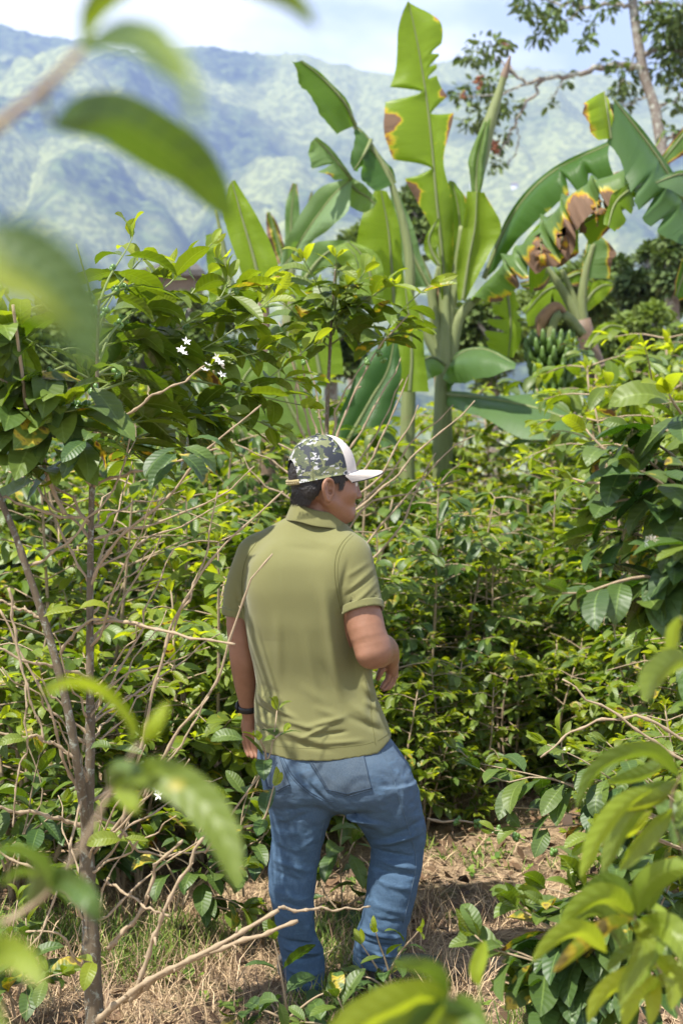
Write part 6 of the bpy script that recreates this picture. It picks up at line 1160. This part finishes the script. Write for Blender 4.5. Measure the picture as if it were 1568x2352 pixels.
def far_tree(u, vtop, vbot, wpx, d, n_, label, young=.2, seed=0, size=.17, mat='treeleaf'):
    r = np.random.default_rng(seed); x = PX(u, d); base = np.array((x, d, float(gz(x, d)))); t = tag(empty('leafy_tree', base), label, 'tree', 'trees beyond the bananas')
    top = P(u, vtop, d)[2]; bot = P(u, vbot, d)[2]; c = np.array((x, d, (top + bot) / 2)); ra = np.array((wpx / F * d, wpx / F * d * .9, (top - bot) / 2))
    g = Geo(); tube(g, resample([base - (0, 0, .2), base + (c - base) * .5 + r.normal(0, .1, 3), c + (0, 0, ra[2] * .5)], 14), np.linspace(.16, .05, 14), 8)
    g.build('trunk', MAT['greybark'], t, True, base); nb = 22; Lv = Leaves(); lg = Geo()
    for k in range(nb):
        o = unit(r.normal(0, 1, 3)); o = o * r.uniform(.45, .95); bc = c + o * ra; br = ra.mean() * r.uniform(.22, .42)
        tube(lg, resample([c - (0, 0, ra[2] * .3), (c + bc) / 2 + r.normal(0, .1, 3), bc], 8), np.linspace(.05, .012, 8), 5)
        yy = np.clip(young + r.normal(0, .15), 0, 1)
        for i in range(n_ // nb):
            q = unit(r.normal(0, 1, 3)); q[2] = abs(q[2]) * .9 - .25; p = bc + q * br * r.uniform(.55, 1.1)
            Lv.add(p, unit(q + (0, 0, -.3) + r.normal(0, .5, 3)), unit(np.array((0, 0, 1.)) + q * .7 + r.normal(0, .4, 3)), size * r.uniform(.6, 1.3), np.clip(yy + r.normal(0, .12), 0, 1), 0)
    lg.build('limb', MAT['greybark'], t, True, base); g = Geo(); Lv.bake(g, L_LO, seed); g.build('crown', MAT[mat], t, True, base)
far_tree(1490, 520, 760, 95, 24, 4200, 'dense dark green tree in the gap below the fruit plant at the right', .12, 1)
far_tree(1600, 500, 760, 90, 22, 3600, 'dark green tree cut by the right edge behind the leaning banana stem', .15, 2)
far_tree(1400, 560, 800, 70, 27, 2600, 'rounded dark tree just left of the dense one below the fruit plant', .3, 3)
far_tree(945, 425, 640, 50, 26, 1800, 'mid green tree peeping between the upright banana leaf and its left neighbour', .4, 4)
far_tree(820, 500, 700, 55, 25, 1800, 'brownish thin tree behind the pale drooping banana leaf', .55, 5)
far_tree(1290, 600, 860, 95, 20, 3600, 'light green bushy tree behind the hanging fruit bunch', .75, 6, .15)
far_tree(1130, 640, 900, 80, 19, 3000, 'bushy tree right of the tallest banana stem', .6, 7, .15)
far_tree(120, 690, 980, 110, 17, 3400, 'bushy tree behind the left part of the leafy coffee top', .35, 8, .15)
far_tree(330, 680, 980, 110, 18, 3600, 'olive bushy tree glimpsed through the middle of the leafy coffee top', .8, 9, .15)
far_tree(500, 720, 1000, 80, 16, 2600, 'bushy tree left of the bright young banana leaf', .45, 10, .15)
far_tree(1480, 700, 980, 110, 17, 3600, 'yellow-green bush below the dark trees at the right', .9, 11, .14)
far_tree(760, 640, 900, 80, 17, 2600, 'shaded bushy tree behind the round leafy coffee head', .2, 12, .15)
far_tree(430, 630, 900, 75, 28, 2400, 'leafy tree standing in front of the small hut', .5, 13, .15)
hp = P(410, 640, 38.); hut = tag(empty('hut', (hp[0], hp[1], hp[2] - 1.6)), 'small hut with a dark grey roof behind the top of the coffee tree', 'hut')
MAT['thatch'] = plain('dark weathered roofing', (.09, .085, .08), .95, .1, .5, 6, .6, 20); MAT['plank'] = plain('grey plank wall', (.16, .13, .10), .9, .1, .4, 5)
g = Geo(); box(g, (0, 0, .8), (.55, 1.2, .85)); g.build('wall', MAT['plank'], hut, False)
g = Geo(); g.add([(-.8, -1.5, 1.65), (.8, -1.5, 1.65), (.5, 0, 2.0), (-.5, 0, 2.0), (.8, 1.5, 1.65), (-.8, 1.5, 1.65), (-.8, -1.5, 1.5), (.8, -1.5, 1.5), (.8, 1.5, 1.5), (-.8, 1.5, 1.5)], [(0, 1, 2, 3), (3, 2, 4, 5), (0, 3, 5, 5), (1, 4, 2, 2), (6, 9, 8, 7), (0, 6, 7, 1), (5, 4, 8, 9), (0, 5, 9, 6), (1, 7, 8, 4)]); g.build('roof', MAT['thatch'], hut, False)
# ---- blurred coffee twigs between the lens and the man
def near_leaf(parent, rib, hw, d, tilt=.4, young=.3, blem=0., fold=.35, seed=0):
    """one big leaf: rib as (u, v[, d]) from stalk to tip, half width in px, tilt turns its face away"""
    r = np.random.default_rng(seed + 1000 + int(rib[0][0])); q = resample(pts(rib, d), 17); T = unit(np.gradient(q, axis=0)); s = np.linspace(0, 1, 17); dd = q[:, 1].mean()
    side = unit(np.cross(T, (0, 1., 0))); side = unit(side * math.cos(tilt) + np.array((0, 1., 0)) * math.sin(tilt)); nrm = unit(np.cross(T, side)); nrm *= np.sign(nrm[8, 2] + 1e-6)
    w = hw / F * dd * 1.28 * (np.clip((s - .03) / .97, 0, 1) ** .58) * (1 - s) ** .62 * 1.9; w = np.maximum(w, .0006); t = np.linspace(-1, 1, 7)
    wv = np.sin(s * 21 + r.uniform(0, 6))[:, None] * np.abs(t)[None] ** 2 * .05
    V = q[:, None] + (w[:, None] * t[None] * math.cos(fold))[..., None] * side[:, None] + (w[:, None] * (np.abs(t)[None] * math.sin(fold) + wv))[..., None] * nrm[:, None]
    rn = r.random(); co = np.stack(np.broadcast_arrays(s[:, None], t[None], 0 * s[:, None] + rn), -1).reshape(-1, 3)
    g = Geo(); g.add(V.reshape(-1, 3), grid_faces(17, 7), (young, blem, 0), co); return g.build('leaf', MAT['coffee'], parent, True, parent.location)
def near_twig(label, stems, leaves, name='coffee_branch', more=0, sq=1.):
    rr_ = random.Random(len(leaves)); leaves = [(a, b * sq, *c) for a, b, *c in leaves]
    for k in range(more):
        a, b, c, *e = leaves[rr_.randrange(len(leaves))]; dx, dy, dd_ = rr_.uniform(-70, 70), rr_.uniform(-70, 80), rr_.uniform(-.1, .2)
        leaves.append(([(q[0] + dx, q[1] + dy, q[2] + dd_) for q in a], b * .85, c + dd_, *e[:1], rr_.uniform(.1, 1)))
    t = tag(empty(name, P(*stems[0][0][0])), label, 'branch', 'coffee twigs close to the camera')
    for ln, a, b in stems: g = Geo(); q = resample(pts(ln), 24); tube(g, q, np.linspace(a, b, 24) * (1 + .25 * (np.arange(24) % 7 == 3)), 8, (.4, 0, 0)); g.build('stem', MAT['twig' if a > .002 else 'shoot'], t, True, t.location)
    for i, lf in enumerate(leaves): near_leaf(t, *lf, seed=i)
near_twig('blurred coffee twig crossing the upper left corner with a big dark green leaf below it', [([(-120, 400, .78), (0, 285, .76), (100, 205, .75), (188, 115, .74)], .0034, .0024), ([(100, 205, .75), (108, 250, .78), (122, 292, .82)], .0016, .001)],
          [([(190, 118, .74), (215, 20, .72), (330, -70, .7), (520, -60, .7), (660, -5, .7), (728, 64, .7)], 46, .7, -.5, .45), ([(195, 112, .74), (270, 92, .7), (345, 110, .66), (408, 190, .62)], 52, .7, .3, .1), ([(300, 60, .6), (380, 110, .55), (430, 200, .5), (445, 300, .48)], 34, .5, .9, .55),
           ([(122, 292, .82), (250, 272, .85), (390, 350, .9), (470, 420, .92), (534, 506, .95)], 74, .85, -.55, .12)])
near_twig('very blurred dark leaves with a pale spot at the left edge', [([(-160, 420, .55), (-90, 480, .52), (-60, 520, .5)], .0022, .0015)], [([(-60, 520, .5), (70, 590, .5), (160, 700, .5), (212, 850, .5)], 78, .5, .3, .05), ([(-70, 520, .5), (-10, 620, .47), (100, 690, .45), (165, 760, .45)], 34, .45, -.3, .8), ([(-80, 560, .5), (20, 640, .52), (90, 670, .53)], 50, .52, .5, .1)])
near_twig('blurred coffee twig at the lower left with a yellow-edged leaf hanging before the trunk', [([(-60, 2160, 1.3), (100, 2060, 1.28), (200, 1920, 1.26), (262, 1800, 1.25), (320, 1710, 1.22)], .0028, .0018)],
          [([(300, 1720, 1.22), (296, 1660, 1.2), (230, 1590, 1.18), (160, 1570, 1.15), (92, 1592, 1.12)], 24, 1.15, .7, .7), ([(325, 1705, 1.22), (350, 1670, 1.2), (386, 1612, 1.2)], 20, 1.2, .3, .95), ([(262, 1800, 1.25), (360, 1780, 1.22), (460, 1840, 1.2), (515, 1925, 1.18), (548, 2040, 1.16)], 48, 1.2, .4, .4, .35), ([(262, 1800, 1.25), (300, 1830, 1.22), (320, 1870, 1.2)], 30, 1.2, .5, .75), ([(250, 1810, 1.25), (270, 1770, 1.22), (330, 1770, 1.2)], 26, 1.2, .5, .2),
           ([(110, 2050, 1.28), (150, 2020, 1.25), (200, 2060, 1.2), (232, 2120, 1.2)], 36, 1.2, .4, .1), ([(60, 2080, 1.28), (90, 2000, 1.2), (40, 1960, 1.15), (-30, 1960, 1.1)], 36, 1.15, .5, .15), ([(120, 2045, 1.28), (60, 2010, 1.2), (0, 2030, 1.15)], 30, 1.2, .6, .2)])
near_twig('blurred bright leaves in the lower left corner', [([(-150, 2420, .95), (-80, 2300, .92), (-40, 2230, .9)], .0025, .0018)], [([(-40, 2230, .9), (20, 2185, .88), (70, 2215, .86), (100, 2270, .85)], 40, .87, .4, .55), ([(-60, 2250, .9), (-20, 2300, .85), (20, 2380, .8)], 60, .85, .6, .35), ([(-30, 2225, .9), (-20, 2150, .9), (10, 2110, .9)], 20, .9, .4, .3)])
near_twig('blurred yellow-green leaves at the bottom edge below his right shoe', [([(1080, 2480, 1.35), (1060, 2380, 1.33), (1032, 2290, 1.3)], .0026, .0018)], [([(1032, 2295, 1.3), (960, 2290, 1.27), (860, 2330, 1.24), (760, 2400, 1.2)], 50, 1.25, .4, .85), ([(1030, 2290, 1.3), (1000, 2240, 1.28), (960, 2222, 1.26), (900, 2212, 1.25)], 26, 1.27, .3, .25), ([(1034, 2295, 1.3), (1010, 2340, 1.27), (960, 2390, 1.25)], 40, 1.25, .5, .6), ([(1040, 2300, 1.3), (1080, 2330, 1.28), (1120, 2370, 1.26)], 36, 1.27, .5, .25), ([(1045, 2330, 1.3), (960, 2330, 1.3), (880, 2390, 1.3)], 44, 1.3, .5, .4), ([(1050, 2340, 1.3), (1000, 2400, 1.3), (920, 2440, 1.3)], 40, 1.3, .3, .9)], more=4)
near_twig('blurred yellowing leaf standing on the lower right of the path', [([(1120, 2460, 1.9), (1105, 2330, 1.9), (1100, 2260, 1.9)], .002, .0015)], [([(1100, 2265, 1.9), (1094, 2230, 1.9), (1106, 2190, 1.9), (1112, 2160, 1.9)], 18, 1.9, .3, .9)])
near_twig('blurred sunlit coffee twig filling the lower right corner, one leaf spotted brown', [([(1640, 2500, 2.27), (1560, 2330, 2.21), (1500, 2200, 2.16), (1455, 2105, 2.11)], .0032, .002), ([(1640, 2120, 2.21), (1568, 1950, 2.16), (1540, 1850, 2.11), (1560, 1780, 2.08)], .003, .002)],
          [([(1455, 2110, 2.11), (1400, 2062, 2.05), (1340, 2076, 2.03), (1284, 2134, 2.02)], 40, 1.57, .4, .6), ([(1455, 2112, 2.11), (1400, 2130, 2.05), (1340, 2170, 2.03), (1268, 2236, 2.02)], 30, 1.57, .3, .85, .95), ([(1460, 2112, 2.11), (1476, 2170, 2.05), (1440, 2250, 2.02), (1420, 2310, 2.00)], 36, 1.57, .3, .6), ([(1470, 2120, 2.11), (1530, 2130, 2.05), (1570, 2180, 2.02), (1590, 2260, 2.00)], 42, 1.57, .4, .5), ([(1462, 2105, 2.11), (1480, 2040, 2.08), (1530, 2000, 2.05), (1590, 1990, 2.03)], 38, 1.6, .3, .55),
           ([(1450, 2105, 2.11), (1420, 2040, 2.11), (1380, 2030, 2.11), (1330, 2060, 2.08)], 30, 1.62, .5, .3), ([(1500, 2200, 2.16), (1540, 2240, 2.08), (1540, 2320, 2.05)], 40, 1.6, .4, .7), ([(1510, 2220, 2.16), (1440, 2250, 2.08), (1380, 2290, 2.03), (1350, 2350, 2.02)], 38, 1.58, .3, .95), ([(1530, 2260, 2.18), (1470, 2290, 2.11), (1430, 2360, 2.08)], 40, 1.62, .4, .9), ([(1540, 2290, 2.18), (1580, 2280, 2.13), (1620, 2320, 2.11)], 40, 1.64, .4, .6), ([(1490, 2180, 2.16), (1440, 2190, 2.08), (1390, 2230, 2.05)], 30, 1.6, .4, .3),
           ([(1560, 1785, 2.08), (1500, 1730, 2.03), (1420, 1740, 2.00), (1360, 1780, 1.99), (1322, 1860, 1.98)], 34, 1.54, .6, .35), ([(1550, 1800, 2.08), (1490, 1830, 2.04), (1430, 1900, 2.02), (1384, 2004, 2.00)], 40, 1.56, .35, .45), ([(1556, 1790, 2.08), (1520, 1830, 2.04), (1470, 1850, 2.02), (1410, 1860, 2.00)], 34, 1.56, .5, .75), ([(1545, 1860, 2.11), (1500, 1900, 2.05), (1450, 1960, 2.03), (1420, 2000, 2.02)], 36, 1.57, .4, .6), ([(1568, 1770, 2.08), (1590, 1820, 2.05), (1580, 1900, 2.03)], 40, 1.58, .4, .5), ([(1556, 1900, 2.13), (1590, 1930, 2.08), (1600, 2000, 2.05)], 40, 1.6, .4, .3)], more=16, sq=.84)
near_twig('blurred coffee leaf pair at the right edge, one hanging yellow', [([(1660, 1480, 1.7), (1610, 1510, 1.7), (1590, 1520, 1.7)], .002, .0015), ([(1610, 1510, 1.7), (1590, 1440, 1.75), (1560, 1416, 1.8)], .0015, .001)], [([(1590, 1520, 1.7), (1540, 1528, 1.66), (1500, 1560, 1.64), (1480, 1612, 1.62)], 40, 1.65, .4, .45), ([(1560, 1416, 1.8), (1548, 1450, 1.8), (1544, 1480, 1.8), (1536, 1516, 1.8)], 19, 1.8, .3, 1., .1)])
